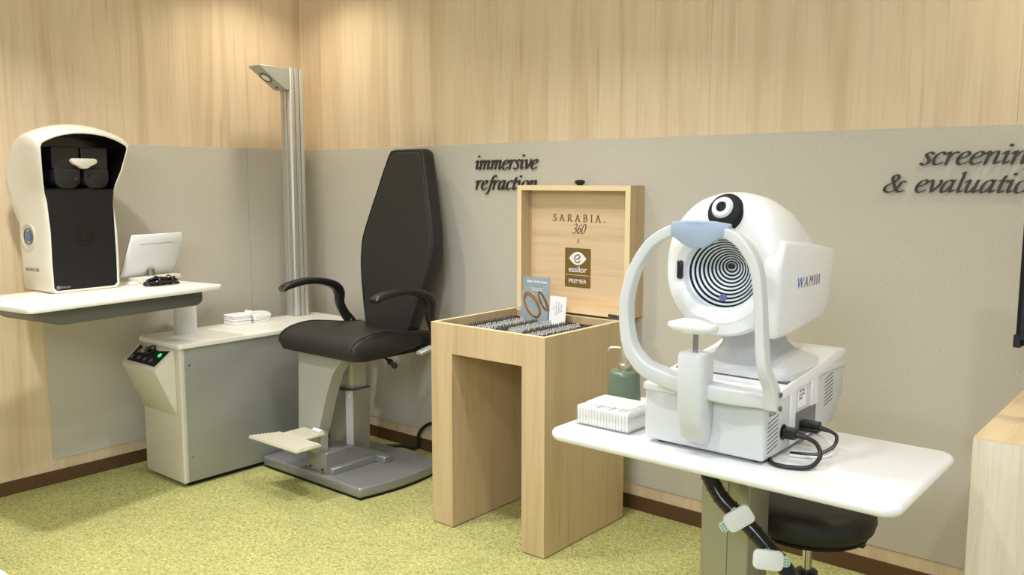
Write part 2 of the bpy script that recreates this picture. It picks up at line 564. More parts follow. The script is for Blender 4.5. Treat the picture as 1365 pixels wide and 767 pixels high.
# pen-nib letters: strokes in units of x-height, (strokes, advance)
STEM = [(0.0, .78), (.15, .98), (.2, .85), (.2, .45), (.2, .2), (.27, .03), (.42, .2)]
G = {
 'i': ([STEM, 'dot .24 1.42'], .46),
 'n': ([[(0, .78), (.15, .98), (.2, .85), (.2, 0)], [(.2, .5), (.38, .88), (.56, .99), (.66, .85), (.66, .2), (.73, .03), (.88, .2)]], .93),
 'm': ([[(0, .78), (.15, .98), (.2, .85), (.2, 0)], [(.2, .5), (.38, .88), (.54, .99), (.63, .85), (.63, 0)], [(.63, .5), (.8, .88), (.97, .99), (1.06, .85), (1.06, .2), (1.13, .03), (1.28, .2)]], 1.33),
 'e': ([[(.12, .48), (.45, .58), (.62, .8), (.48, .99), (.26, .9), (.11, .6), (.1, .28), (.22, .05), (.42, .02), (.66, .2)]], .72),
 'r': ([[(0, .78), (.15, .98), (.2, .85), (.2, 0)], [(.2, .5), (.36, .85), (.52, .99), (.66, .9)]], .66),
 's': ([[(.56, .84), (.42, .99), (.24, .95), (.16, .78), (.36, .52), (.46, .27), (.36, .05), (.16, .01), (.02, .14)]], .6),
 'v': ([[(0, .84), (.12, .98), (.2, .85), (.32, .03)], [(.32, .03), (.56, .4), (.7, .8), (.62, .98)]], .76),
 'f': ([[(.78, 1.42), (.64, 1.54), (.48, 1.4), (.38, .9), (.28, 0), (.14, -.42), (-.02, -.42)], [(.14, .95), (.62, .95)]], .52),
 'a': ([[(.62, .85), (.44, .99), (.22, .82), (.1, .45), (.13, .1), (.28, .02), (.48, .25), (.6, .6)], [(.66, .98), (.6, .6), (.6, .2), (.67, .03), (.82, .2)]], .87),
 'c': ([[(.58, .82), (.46, .99), (.26, .9), (.11, .6), (.1, .28), (.22, .05), (.4, .02), (.6, .18)]], .66),
 't': ([[(.28, 1.3), (.22, .9), (.2, .2), (.3, .03), (.46, .18)], [(.02, .95), (.46, .95)]], .5),
 'o': ([[(.42, .99), (.18, .82), (.09, .45), (.18, .08), (.38, .02), (.6, .2), (.7, .55), (.62, .88), (.42, .99)]], .8),
 'u': ([[(0, .8), (.14, .98), (.19, .85), (.16, .3), (.23, .04), (.4, .07), (.6, .5)], [(.64, .98), (.6, .2), (.67, .03), (.82, .2)]], .88),
 'l': ([[(.1, 1.48), (.2, 1.52), (.2, .2), (.27, .03), (.42, .18)]], .47),
 'g': ([[(.62, .85), (.44, .99), (.22, .82), (.1, .45), (.13, .12), (.28, .06), (.48, .3), (.6, .6)], [(.66, .98), (.6, .3), (.5, -.25), (.28, -.45), (.05, -.38)]], .82),
 '&': ([[(1.22, .84), (1.0, .86), (.86, .42), (.62, .06), (.3, 0), (.09, .18), (.12, .48), (.48, .8), (.7, 1.08), (.62, 1.36), (.42, 1.38), (.34, 1.12), (.52, .7), (.82, .16), (1.08, .02), (1.28, .16)]], 1.4),
 '3': ([[(.06, 1.3), (.3, 1.48), (.56, 1.3), (.5, 1.0), (.22, .8)], [(.22, .8), (.56, .66), (.6, .3), (.34, .02), (.02, .12)]], .78),
 '6': ([[(.66, 1.48), (.34, 1.2), (.1, .65), (.14, .15), (.36, .02), (.6, .25), (.56, .68), (.34, .82), (.12, .55)]], .78),
 '0': ([[(.42, 1.48), (.18, 1.25), (.08, .7), (.16, .15), (.34, .02), (.58, .25), (.68, .8), (.6, 1.3), (.42, 1.48)]], .78),
 'x': ([[(.05, .95), (.6, .02)], [(.6, .95), (.05, .02)]], .7),
 'S': ([[(.58, .82), (.4, 1.0), (.16, .9), (.16, .68), (.45, .44), (.6, .2), (.4, .01), (.12, .06), (.05, .22)]], .82),
 'A': ([[(.06, 0), (.4, 1)], [(.4, 1), (.76, 0)], [(.2, .34), (.6, .34)], [(-.05, .02), (.18, .02)], [(.62, .02), (.9, .02)]], .98),
 'R': ([[(.14, 0), (.14, 1)], [(.0, .98), (.36, .98), (.6, .84), (.58, .62), (.36, .5), (.14, .5)], [(.36, .5), (.76, .0), (.86, .02)], [(0, .02), (.28, .02)]], .96),
 'B': ([[(.14, 0), (.14, 1)], [(.0, .98), (.4, .98), (.58, .8), (.44, .55), (.14, .53)], [(.14, .53), (.5, .5), (.66, .27), (.5, .02), (.0, .02)]], .86),
 'I': ([[(.16, 0), (.16, 1)], [(.02, .98), (.3, .98)], [(.02, .02), (.3, .02)]], .46),
 '.': (['dot .1 .08'], .3),
}
def nib_letter(ch, xh, depth, nib=0.17, ang=25, shear=0.0):
    """flat letter in the xy plane, extruded 0..depth in z, pen-nib stroke contrast"""
    na = math.radians(ang)
    nv = Vector((math.cos(na), math.sin(na), 0))*nib/2
    tv = Vector((-math.sin(na), math.cos(na), 0))*0.02
    bm = NB()
    seq = [0]
    def quad(cs):
        A = [bm.verts.new((c.x, c.y, 0)) for c in cs]
        seq[0] += 1
        B = [bm.verts.new((c.x, c.y, depth/xh+0.0015*(seq[0] % 9))) for c in cs]
        k = len(cs)
        bm.faces.new(A[::-1])
        bm.faces.new(B)
        for i in range(k):
            bm.faces.new((A[i], A[(i+1) % k], B[(i+1) % k], B[i]))
    for st in G[ch][0]:
        if isinstance(st, str):
            _, x, y = st.split()
            x, y = float(x), float(y)
            quad([Vector((x+.11*math.cos(2*PI*i/14), y+.11*math.sin(2*PI*i/14), 0)) for i in range(14)])
            continue
        P = spline([(x, y, 0) for x, y in st], 5) if len(st) > 2 else [Vector((*st[0], 0)), Vector((*st[1], 0))]
        for a, b in zip(P, P[1:]):
            pts = [a-nv-tv, a-nv+tv, a+nv+tv, a+nv-tv, b-nv-tv, b-nv+tv, b+nv+tv, b+nv-tv]
            # convex hull of the 8 points
            ps = sorted(pts, key=lambda p: (round(p.x, 6), round(p.y, 6)))
            def half(seq):
                h = []
                for p in seq:
                    while len(h) > 1 and ((h[-1].x-h[-2].x)*(p.y-h[-2].y)-(h[-1].y-h[-2].y)*(p.x-h[-2].x)) <= 1e-9:
                        h.pop()
                    h.append(p)
                return h
            lo = half(ps)
            hi = half(ps[::-1])
            quad(lo[:-1]+hi[:-1])
    for v in bm.verts:
        v.co = Vector(((v.co.x+v.co.y*shear)*xh, v.co.y*xh, v.co.z*xh))
    return bm
def nib_word(word, xh, depth, mtx, track=0.0, nib=0.17, ang=25, shear=0.0, sx=1.0):
    """yields (char, bmesh placed by mtx)"""
    x = 0
    for ch in word:
        if ch == ' ':
            x += .5
            continue
        bm = nib_letter(ch, xh, depth, nib, ang, shear)
        bm.transform(Matrix.Diagonal((sx, 1, 1, 1)) @ Matrix.Translation((x*xh, 0, 0)))
        bm.transform(mtx)
        yield ch, bm
        x += G[ch][1]+track
def word_len(word, track=0.0):
    return sum(.5 if c == ' ' else G[c][1]+track for c in word)-track

# ================================================================== ROOM
X1, Y1 = 5.6, -4.6          # extents of the floor
PB, PT, BB = 0.1137, 1.5817, 0.0635
def struct(name, bm=None, mat=None, loc=(0, 0, 0)):
    if bm is None:
        o = thing(name, None, None, loc)
    else:
        o = part(name, bm, mat, None)
    o['kind'] = 'structure'
    return o
struct('floor', box(-0.2, X1, Y1, 0.2, -0.06, 0), 'carpet')
struct('ceiling', box(-0.2, X1, Y1, 0.2, CEIL, CEIL+0.08), 'ceil')
# left wall (x = 0) and back wall (y = 0): plaster core with laminate sheets and fabric panels as pieces
wl = struct('wall_left', box(-0.15, -0.012, Y1, 0.15, 0, CEIL), 'wall_wood')
wb = struct('wall_back', box(-0.012, X1, 0.012, 0.15, 0, CEIL), 'wall_wood')
ys = [0.012, -1.05, -2.10, -3.15, -4.20, Y1]
for a, b in zip(ys, ys[1:]):
    part('wood_panel', box(-0.014, -0.004, b+0.0004, a-0.0004, 0, CEIL), 'wall_wood', wl)
xs = [-0.004, 0.44, 1.491, 2.542, 3.593, 4.644, X1]
for a, b in zip(xs, xs[1:]):
    part('wood_panel', box(a+0.0004, b-0.0004, 0.004, 0.014, 0, CEIL), 'wall_wood', wb)
for y0, y1 in ((-0.3790, -0.001), (-1.467, -0.3805)):
    part('fabric_panel', box(-0.004, 0.0, y0, y1, PB, PT, 0.0012, 1), 'fabric', wl)
for x0, x1 in ((0.0, 5.55),):
    part('fabric_panel', box(x0, x1, 0.0, 0.004, PB, PT, 0.0012, 1), 'fabric', wb)
part('corner_bead', box(-0.004, 0.004, -0.004, 0.004, PT+0.001, CEIL), 'edge_wood', wb)
struct('baseboard_left', box(-0.004, 0.0005, Y1, 0.0, 0, BB, 0.0006, 1), 'base')
struct('baseboard_back', box(0, X1, -0.0005, 0.004, 0, BB, 0.0006, 1), 'base')
for x, y, p, c in DOWNLIGHTS:
    t = thing('ceiling_downlight', 'round recessed ceiling downlight above the room', 'ceiling light', (x, y, CEIL), 0, 'recessed ceiling downlights')
    part('trim_ring', lathe([(0.072, 0), (0.086, -0.002), (0.086, -0.008), (0.070, -0.006)], (x, y, CEIL), (0, 0, 1), 32, False), 'ceil', t)
    part('diffuser', lathe([(0.070, -0.001), (0.070, -0.004)], (x, y, CEIL), (0, 0, 1), 32), 'downlight', t)

# raised wall lettering
def wall_sign(lines, label, xh, shear, align_x=None):
    t = thing('wall_lettering', label, 'sign', (lines[0][1], 0, lines[0][2]-0.05))
    for word, x0, z0, x1 in lines:
        L = word_len(word)*xh
        sx = (x1-x0)/L
        for ch, bm in nib_word(word, xh, 0.006, basis((x0, -0.004, z0), (1, 0, 0), (0, 0, 1)), 0, 0.15, 24, shear, sx):
            bm.transform(Matrix.Translation((0, 0, 0)))
            part('letter', bm, 'letter', t, smooth=False)
wall_sign([('immersive', 1.324, 1.461, 1.702), ('refraction', 1.324, 1.367, 1.702)], 'raised dark brown italic words immersive refraction on the fabric wall panel', 0.043, 0.22)
wall_sign([('screening', 3.318, 1.459, 3.672), ('& evaluation', 3.203, 1.369, 3.684)], 'raised dark brown italic words screening and evaluation on wall panel at right', 0.041, 0.26)

# ================================================================== REFRACTION CABINET (left)
CX0, CX1, CY0, CY1, CT = 0.180, 0.526, -1.112, -0.14, 0.675
cab = thing('instrument_cabinet', 'grey and cream metal pedestal cabinet carrying the swivel tabletop and steel lamp post', 'cabinet', ((CX0+CX1)/2, -0.62, 0))
part('body', box(CX0, CX1-0.004, CY0+0.02, CY1, 0.022, 0.650, 0.003), 'cream', cab)
part('end_panel', box(CX0-0.001, CX1, CY0, CY0+0.022, 0.020, 0.652, 0.006, 3), 'cream', cab)
part('side_panel', box(CX1-0.006, CX1+0.001, CY0+0.026, CY1+0.01, 0.024, 0.648, 0.001), 'cabgrey', cab, 'grey steel side panel')
for z in (0.14, 0.57):
    part('screw', cyl((CX1, CY0+0.045, z), (CX1+0.0035, CY0+0.045, z), 0.005, n=12), 'chrome', cab)
for x in (CX0+0.04, CX1-0.04):
    for y in (CY0+0.05, CY1-0.06):
        part('foot', cyl((x, y, 0), (x, y, 0.024), 0.018, n=16), 'blackm', cab)
part('plinth', box(CX0+0.03, CX1-0.02, CY0+0.06, CY1-0.04, 0.004, 0.022), 'blackm', cab)
part('top_board', prism(rrect(CX0-0.012, CX1+0.016, CY0-0.01, -0.10, 0.04, 6, [0.02, 0.09, 0.02, 0.02]), 'z', 0.650, CT, 0.006, 3), 'lam', cab)
# control box: wedge on end panel
yc = CY0
wedge = prism([(yc, 0.648), (yc-0.100, 0.565), (yc-0.096, 0.545), (yc, 0.330)], 'x', CX0+0.004, CX1-0.034, 0.005, 2)
cb = part('control_box', wedge, 'cream', cab)
sl = Vector((0, -0.100, -0.083)).normalized()
nrm = Vector((0, -0.083, 0.100)).normalized()
def onslope(x, s, h=0.0):
    p = Vector((x, yc, 0.648)) + sl*s + nrm*h
    return p
mid = []
poly = [(CX0+0.03, .018), (CX0+0.03+.04, .030), (CX0+0.15, .026), (CX0+0.22, .030), (CX1-0.055, .018), (CX1-0.060, .112), (CX0+0.035, .112)]
bm = NB()
A = [bm.verts.new(onslope(x, s, 0.0002)) for x, s in poly]
B = [bm.verts.new(onslope(x, s, 0.0035)) for x, s in poly]
bm.faces.new(A)
bm.faces.new(B[::-1])
for i in range(len(poly)):
    j = (i+1) % len(poly)
    bm.faces.new((A[i], B[i], B[j], A[j]))
part('keypad', bm, 'blackm', cab, 'black control keypad')
for x, s in ((CX0+.07, .055), (CX0+.055, .09), (CX0+.115, .088), (CX0+.17, .088), (CX0+.225, .088)):
    b = part('button', cyl(onslope(x, s, .003), onslope(x, s, .007), 0.011, n=16, b=0.0015), 'darkgrey', cab)
part('button', cyl(onslope(CX1-0.09, .052, .003), onslope(CX1-0.09, .052, .008), 0.011, n=16, b=0.0015), 'green', cab, 'lit green button')
part('knob', cyl(onslope(CX0+.135, .050, .003), onslope(CX0+.135, .050, .028), 0.021, n=24, b=0.003), 'steel', cab, 'steel rotary knob')
part('knob_ring', tube([onslope(CX0+.15+.028*math.cos(a), .035+.022*math.sin(a), .006) for a in [i*2*PI/10 for i in range(11)]], 0.004, 8, 2), 'blackp', cab)
part('emblem', cyl((CX0+0.05, CY0, 0.22), (CX0+0.05, CY0-0.002, 0.22), 0.011, n=20), 'cream', cab, 'small round embossed emblem')
part('tabletop_column', cyl((0.27, -0.93, CT), (0.27, -0.93, 0.868), 0.052, n=40), 'white', cab, 'white lift column')

# swivelling tabletop
TR = math.radians(9)
tt = thing('instrument_tabletop', 'white swivel tabletop with dark grey tray beneath, holding the black fronted refractor', 'table', (0.62, -0.93, 0.915), TR)
part('top', prism(rrect(-0.49, 0.0, -0.90, 0.0, 0.03), 'z', 0.0, 0.022, 0.004, 2), 'lam', tt, local=True)
part('tray', prism([(-0.87, 0.0), (-0.76, -0.062), (-0.12, -0.062), (-0.095, -0.045), (-0.095, 0.0)], 'x', -0.42, -0.03, 0.007, 2), 'darkgrey', tt, 'dark grey metal tray under the top', local=True)
part('column_cap', lathe([(0.055, 0.865), (0.062, 0.885), (0.075, 0.914)], (0.27, -0.93, 0), (0, 0, 1), 32), 'cream', tt)
part('cable_grommet', box(-0.30, -0.275, -0.86, -0.85, 0.022, 0.024, 0.0005, 1), 'blackm', tt, local=True)

# ---- subjective refractor
VR = thing('refractor', 'large white desktop refractor with black front face and hooded eyepieces', 'eye examination machine', (0.38, -1.435, 0.937), math.radians(5.7))
half = [(0.0, 0.0), (0.128, 0.0), (0.141, 0.012), (0.143, 0.12), (0.142, 0.25), (0.141, 0.38), (0.146, 0.42), (0.158, 0.46), (0.172, 0.52), (0.182, 0.58), (0.187, 0.612), (0.183, 0.626), (0.168, 0.636), (0.13, 0.653), (0.09, 0.665), (0.045, 0.672), (0.0, 0.674)]
half = [(y*1.065, z) for y, z in half]
full = half + [(-y, z) for y, z in half[-2:0:-1]]
def xoff(z):
    if z < .25: return 0
    if z < .42: return -0.020*(z-.25)/.17
    if z < .50: return -0.020+0.036*(z-.42)/.08
    return 0.016+0.036*min(1, (z-.5)/.12)
def vsec(d, sy, sz, fx=1.0, low=0.0):
    out = []
    for y, z in full:
        zz = z*sz if z > .05 else z
        out.append((d+xoff(z)*fx+low*(1-min(1, z/.3)), y*sy, zz))
    return out
def inset(y, z, k=0.011):
    # push the outline inwards
    cy, cz = 0.0, 0.33
    return (y*(1-k/0.16), cz+(z-cz)*(1-k/0.335))
rim = [(xoff(z)-0.004, *inset(y, z)) for y, z in full]
rim2 = [(xoff(z)+0.0, *inset(y, z, 0.009)) for y, z in full]
secs = [rim, rim2, [(xoff(z)-0.0, *inset(y, z, 0.003)) for y, z in full], vsec(-0.006, 1, 1), vsec(-0.03, 1.015, 1.025), vsec(-0.07, 1.005, 1.045, .7), vsec(-0.12, .985, 1.04, .4), vsec(-0.17, .965, .995, .1, .0),
        vsec(-0.215, .95, .925, 0, .0), vsec(-0.245, .93, .84, 0, .004), vsec(-0.268, .89, .74, 0, .012), vsec(-0.283, .80, .66, 0, .022), vsec(-0.291, .62, .54, 0, .03)]
part('housing', loft(secs, False, True), 'ivory', VR, local=True, angle=50)
ins = [inset(y, z) for y, z in full]
zsplit = 0.432
def at_split(sgn):
    return (sgn*0.1465, zsplit)
lowpts = [(y, z) for y, z in ins if z <= zsplit]
lowR = [p for p in ins if p[1] < zsplit and p[0] >= 0]
lowL = [p for p in ins if p[1] < zsplit and p[0] < 0]
poly = lowR + [at_split(1), at_split(-1)] + lowL
part('front_panel', prism([(y, z) for y, z in poly], 'x', -0.03, -0.0045, 0.0), 'blackm', VR, 'matt black lower front panel', local=True)
up = [p for p in ins if p[1] >= zsplit]
upR = [p for p in ins if p[1] >= zsplit and p[0] >= 0]
upL = [p for p in ins if p[1] >= zsplit and p[0] < 0]
up = [at_split(1)] + upR + upL + [at_split(-1)]
bmr = NB()
a = [bmr.verts.new((xoff(z)-0.004 if z > zsplit else -0.0045, y, z)) for y, z in up]
b = [bmr.verts.new((-0.085, y*.95, z if z < .45 else z-.012)) for y, z in up]
for i in range(len(up)):
    j = (i+1) % len(up)
    bmr.faces.new((a[i], a[j], b[j], b[i]))
bmr.faces.new(b)
part('eyepiece_recess', bmr, 'blackg', VR, 'glossy black hooded recess', local=True)
for s in (-1, 1):
    yc_ = 0.004+s*0.063
    hb = prism(rrect(yc_-0.058, yc_+0.058, 0.518, 0.608, 0.008), 'x', -0.08, -0.004, 0.003, 1)
    part('eyepiece_housing', hb, 'blackp', VR, local=True)
    e = part('eyepiece', prism(rrect(yc_-0.056, yc_+0.056, 0.436, 0.520, 0.042, 10, [0.042, 0.01, 0.01, 0.042]), 'x', -0.08, 0.004, 0.006, 2), 'blackp', VR, local=True)
    part('lens', lathe([(0.014, 0), (0.012, .004), (0.006, .002)], (0.003, yc_-s*0.030, 0.480), (1, 0, 0), 20), 'glass', e, local=True)
pad = [(-0.062, 0.552), (-0.060, 0.536), (-0.048, 0.526), (-0.034, 0.520), (-0.018, 0.506), (0, 0.501), (0.018, 0.506), (0.034, 0.520), (0.048, 0.526), (0.060, 0.536), (0.062, 0.552), (0.050, 0.561), (-0.050, 0.561)]
part('forehead_pad', prism([(0.008+y*.92, 0.561+(z-.561)*.72) for y, z in pad], 'x', -0.002, 0.022, 0.004, 2), 'foot', VR, 'pale grey forehead pad', local=True)
for r0, r1 in ((0.020, 0.0245), (0.036, 0.040)):
    part('ring', lathe([(r0, -0.0065), (r0, -0.0035), (r1, -0.0035), (r1, -0.0065)], (0, 0.0, 0.232), (1, 0, 0), 40, False), 'blackg', VR, local=True)
part('centre_disc', lathe([(0.019, -0.006), (0.019, -0.004)], (0, 0, 0.232), (1, 0, 0), 32), 'blackg', VR, local=True)
# side roundel with blue disc (on -y side)
for r0, r1, hh, mm in ((0.0, 0.022, .0025, 'bluering'), (0.032, 0.0345, .003, 'darkgrey'), (0.052, 0.054, .002, 'ivory')):
    part('side_roundel', lathe([(r0, -0.002), (r0, hh), (r1, hh), (r1, -0.002)], (-0.165, -0.1500, 0.235), (0, -1, 0), 36, r0 == 0), mm, VR, 'blue centre of the side roundel' if r0 == 0 else None, local=True)
tb = text_bm('VISION-S 700', 0.020, 0.0006)
tb.transform(basis((-0.150, -0.1512, 0.088), (1, 0, 0), (0, 0, 1)))
part('side_lettering', tb, 'greyprint', VR, local=True, smooth=False)
tb = text_bm('ESSILOR', 0.012, 0.0004, bold=0.0003)
tb.transform(basis((-0.0040, -0.092, 0.020), (0, 1, 0), (0, 0, 1)))
part('front_lettering', tb, 'greyprint', VR, local=True, smooth=False)
part('front_emblem', lathe([(0.0085, 0), (0.0085, 0.001)], (-0.0046, -0.122, 0.024), (1, 0, 0), 20), 'greyprint', VR, local=True)
part('foot_skirt', box(-0.22, -0.012, -0.125, 0.125, -0.0, 0.004), 'blackm', VR, local=True)
part('rear_grille', prism([(-0.289, 0.25), (-0.296, 0.32), (-0.290, 0.35), (-0.260, 0.35), (-0.250, 0.25)], 'y', -0.105, 0.105, 0.003, 1), 'blackm', VR, local=True)

# ---- small monitor seen from the back
MO = thing('tablet_monitor', 'small white tilted control monitor seen from behind on the swivel tabletop', 'monitor', (0.20, -1.08, 0.937), math.radians(15))
T = Matrix.Translation((0.0, 0, 0.03)) @ Matrix.Rotation(math.radians(24), 4, 'Y')
part('screen', xform(box(-0.004, 0.0, -0.145, 0.145, 0.002, 0.21, 0.001, 1), T @ Matrix.Translation((-0.006, 0, 0))), 'blackg', MO, 'dark screen glass', local=True)
prof = [(-0.006, 0.0), (0.010, 0.0), (0.018, 0.05), (0.018, 0.16), (0.012, 0.19), (0.0, 0.212), (-0.006, 0.212)]
sh = prism([(u, v) for u, v in [(x, z) for x, z in prof]], 'y', -0.147, 0.147, 0.003, 2)
part('back_shell', xform(sh, T), 'white', MO, local=True)
part('vent_groove', xform(box(0.0150, 0.0162, -0.10, 0.10, 0.168, 0.171), T), 'darkgrey', MO, local=True)
part('neck', cyl((0.035, 0, 0.01), (0.030, 0, 0.055), 0.018, n=20), 'steel', MO, 'steel swivel neck', local=True)
part('stand', box(0.015, 0.085, -0.12, 0.135, 0.0, 0.026, 0.006, 2), 'ivory', MO, local=True)
solo('white_plug', box(0.30, 0.335, -1.225, -1.185, 0.937, 0.951, 0.005, 2), 'white', 'small white plastic plug lying between the refractor and the monitor stand', 'plug', (0.317, -1.205, 0.937))
# coiled black cable bundle
cc = thing('cable_bundle', 'coiled black cable bundle lying on the white tabletop before the monitor', 'cable', (0.43, -1.13, 0.937))
for k in range(5):
    a0 = random.uniform(-.01, .01)
    pts = []
    for i in range(13):
        a = 2*PI*i/12
        pts.append((0.43+a0+(0.020+.004*math.sin(k))*math.cos(a), -1.125+(0.082-.006*k)*math.sin(a), 0.944+0.006*k+0.003*math.sin(3*a+k)))
    part('loop', tube(pts, 0.0055, 8, 4), 'blackg', cc)
for y in (-1.15, -1.09):
    part('cable_tie', tube([(0.43+.031*math.cos(a), y, 0.958+.0215*math.sin(a)) for a in [i*PI/6 for i in range(13)]], 0.0028, 6, 2), 'blackp', cc)

# ---- tissues on the cabinet
for k, (x0, x1, y0, y1, rot, lab) in enumerate(((0.165, 0.27, -0.665, -0.555, 0.05, 'stack of folded white tissues on cabinet top, nearer the lift column'), (0.17, 0.275, -0.55, -0.445, -0.08, 'stack of folded white tissues on cabinet top, nearer the steel post'))):
    t = thing('tissue_stack', lab, 'tissues', ((x0+x1)/2, (y0+y1)/2, CT))
    for j in range(5):
        z0 = CT+j*0.0095
        dx = random.uniform(-.003, .003)
        s = prism(rrect(x0+dx, x1+dx, y0-dx, y1+dx, 0.012), 'z', z0, z0+0.0092, 0.003, 1)
        for v in s.verts:
            v.co.z += 0.002*math.sin(v.co.y*60+k*2+j)*(j > 0)
        part('folded_tissue', s, 'paper', t)
    if k == 1:
        part('folded_tissue', prism([(y0-.01, CT+.046), (y0+.005, CT+.062), (y0+.04, CT+.05), (y1, CT+.047)], 'x', x0+.02, x1-.02, 0.001, 1), 'paper', t)

# ---- steel post with lamp head
PX0, PX1, PY0, PY1, PH = 0.170, 0.262, -0.280, -0.190, 2.0
post = thing('lamp_post', 'tall grooved aluminium post with angled lamp head standing on the cabinet', 'lamp', ((PX0+PX1)/2, (PY0+PY1)/2, CT))
def ridged(x0, x1, y0, y1):
    pts = []
    def side(p, q, nx, ny):
        out = []
        L = [0.0, .08, .30, .32, .36, .38, .62, .64, .68, .70, .92]
        D = [.008, 0, 0, .012, .012, 0, 0, .012, .012, 0, 0]
        for t, d in zip(L, D):
            out.append((p[0]+(q[0]-p[0])*t-nx*d, p[1]+(q[1]-p[1])*t-ny*d))
        return out
    pts += side((x0, y0), (x1, y0), 0, -1)
    pts += side((x1, y0), (x1, y1), 1, 0)
    pts += side((x1, y1), (x0, y1), 0, 1)
    pts += side((x0, y1), (x0, y0), -1, 0)
    return pts
part('pole', prism(ridged(PX0, PX1, PY0, PY1), 'z', CT, PH-0.004, 0.0012, 1), 'alu', post)
part('pole_cap', box(PX0+.004, PX1-.004, PY0+.004, PY1-.004, PH-0.004, PH, 0.001, 1), 'alu', post)
lh = part('lamp_head', prism([(PY0-0.002, 1.995), (-0.462, 1.995), (-0.462, 1.988), (PY0-0.03, 1.882), (PY0-0.002, 1.882)], 'x', PX0-0.004, PX1+0.004, 0.002, 1), 'plate', post)
dv = Vector((0, (PY0-0.03)-(-0.462), 1.882-1.988)).normalized()
nv_ = Vector((0, dv.z, -dv.y)).normalized()
if nv_.z > 0:
    nv_ = -nv_
pc = Vector(((PX0+PX1)/2, -0.462, 1.988))+dv*0.085
part('lamp_ring', lathe([(0.026, -0.001), (0.026, .004), (0.036, .004), (0.036, -0.001)], pc, nv_, 32, False), 'darkgrey', lh)
part('bulb', lathe([(0.025, 0), (0.025, 0.003), (0.017, .007), (0.006, .008)], pc, nv_, 28), 'lampglass', lh)
pc2 = Vector(((PX0+PX1)/2, -0.462, 1.988))+dv*0.165
part('switch', cyl(pc2, pc2+nv_*.004, 0.008, n=16), 'darkgrey', lh)

# ================================================================== EXAM CHAIR
CHX = 0.985
ch = thing('examination_chair', 'tall black leather examination chair with armrests on a silver grey base', 'chair', (CHX, -0.42, 0))
# base plate, curved right end
bp_ = [(0.531, -0.70), (1.262, -0.70)] + [(1.262+0.032*math.sin(PI*t/8), -0.70+0.52*t/8) for t in range(1, 8)] + [(1.262, -0.18), (0.58, -0.18), (0.531, -0.22)]
part('base_plate', prism(bp_, 'z', 0.010, 0.058, 0.012, 3, 25), 'basegrey', ch)
part('base_rim', prism([(CHX+(x-CHX)*.985, -0.44+(y+.44)*.97) for x, y in bp_], 'z', 0.0, 0.011), 'blackm', ch)
hs = prism([(-0.675, 0.058), (-0.675, 0.150), (-0.665, 0.158), (-0.52, 0.158), (-0.33, 0.085), (-0.33, 0.058)], 'x', 0.86, 1.0, 0.003, 1)
part('drive_housing', hs, 'basegrey', ch)
part('housing_flange', box(1.0, 1.035, -0.665, -0.36, 0.058, 0.088, 0.003, 1), 'basegrey', ch)
part('housing_flange', box(0.995, 1.09, -0.40, -0.35, 0.058, 0.090, 0.003, 1), 'basegrey', ch)
for p in ((0.885, -0.677, 0.075), (0.975, -0.677, 0.075)):
    part('screw', cyl(p, (p[0], p[1]-.003, p[2]), 0.006, n=12), 'blackm', ch)
# telescopic column
lo = [(0.80, -0.48), (0.95, -0.48), (0.965, -0.465), (0.965, -0.30), (0.80, -0.30)]
part('lower_column', prism([(0.79, -0.485), (0.915, -0.485), (0.945, -0.462), (0.945, -0.36), (0.79, -0.36)], 'z', 0.058, 0.405, 0.002, 1), 'alu2', ch)
part('column_cap', prism([(0.787, -0.488), (0.916, -0.488), (0.948, -0.463), (0.948, -0.357), (0.787, -0.357)], 'z', 0.405, 0.411, 0.001, 1), 'darkgrey', ch)
part('upper_column', prism([(0.80, -0.472), (0.908, -0.472), (0.934, -0.454), (0.934, -0.37), (0.80, -0.37)], 'z', 0.41, 0.640, 0.002, 1), 'alu', ch)
part('corner_strip', xform(box(-0.017, 0.017, -0.002, 0.002, 0.06, 0.405), Matrix.Translation((0.931, -0.475, 0)) @ Matrix.Rotation(math.radians(38), 4, 'Z')), 'white2', ch)
part('rating_label', box(0.845, 0.88, -0.4865, -0.4850, 0.115, 0.14), 'whiteprint', ch)
for x in (0.81, 0.88):
    part('screw', cyl((x, -0.485, 0.385), (x, -0.488, 0.385), 0.005, n=12), 'chrome', ch)
part('screw', cyl((0.931, -0.476, 0.38), (0.934, -0.4795, 0.38), 0.005, n=12), 'chrome', ch)
# foot plate hanger and footrest
hg = prism([(0.800, 0.640), (0.782, 0.215), (0.905, 0.200), (1.066, 0.640)], 'y', -0.665, -0.650, 0.002, 1)
part('footrest_hanger', hg, 'plate', ch)
fl = [(0.904, 0.200), (1.064, 0.640), (1.15, 0.640), (1.095, 0.585), (1.05, 0.532), (0.992, 0.401), (0.948, 0.268), (0.925, 0.200)]
part('hanger_flange', prism(fl, 'y', -0.668, -0.60, 0.002, 1), 'plate', ch)
FZ = 0.245
n = 9
ribs = []
for k in range(n):
    y = -0.930+k*(0.130/n)
    x0 = 0.777+0.058*k/n
    ribs.append(prism([(x0, y), (1.130, y), (1.130, y+.0085), (x0+.004, y+.0085)], 'z', FZ+0.010, FZ+0.0165, 0.002, 1))
fr = part('footrest', prism([(0.773, -0.932), (1.132, -0.932), (1.132, -0.796), (0.832, -0.796)], 'z', FZ, FZ+0.011, 0.003, 1), 'foot', ch)
for rb in ribs:
    part('rib', rb, 'foot', fr)
part('footrest_tab', box(0.84, 1.0, -0.80, -0.672, FZ-0.002, FZ+0.010, 0.003, 1), 'foot', ch)
part('footrest_arm', box(0.87, 0.95, -0.69, -0.62, 0.15, FZ, 0.004, 1), 'plate', ch)
part('hinge_pin', cyl((0.935, -0.69, FZ+.018), (0.995, -0.69, FZ+.018), 0.010, n=16), 'white', ch)
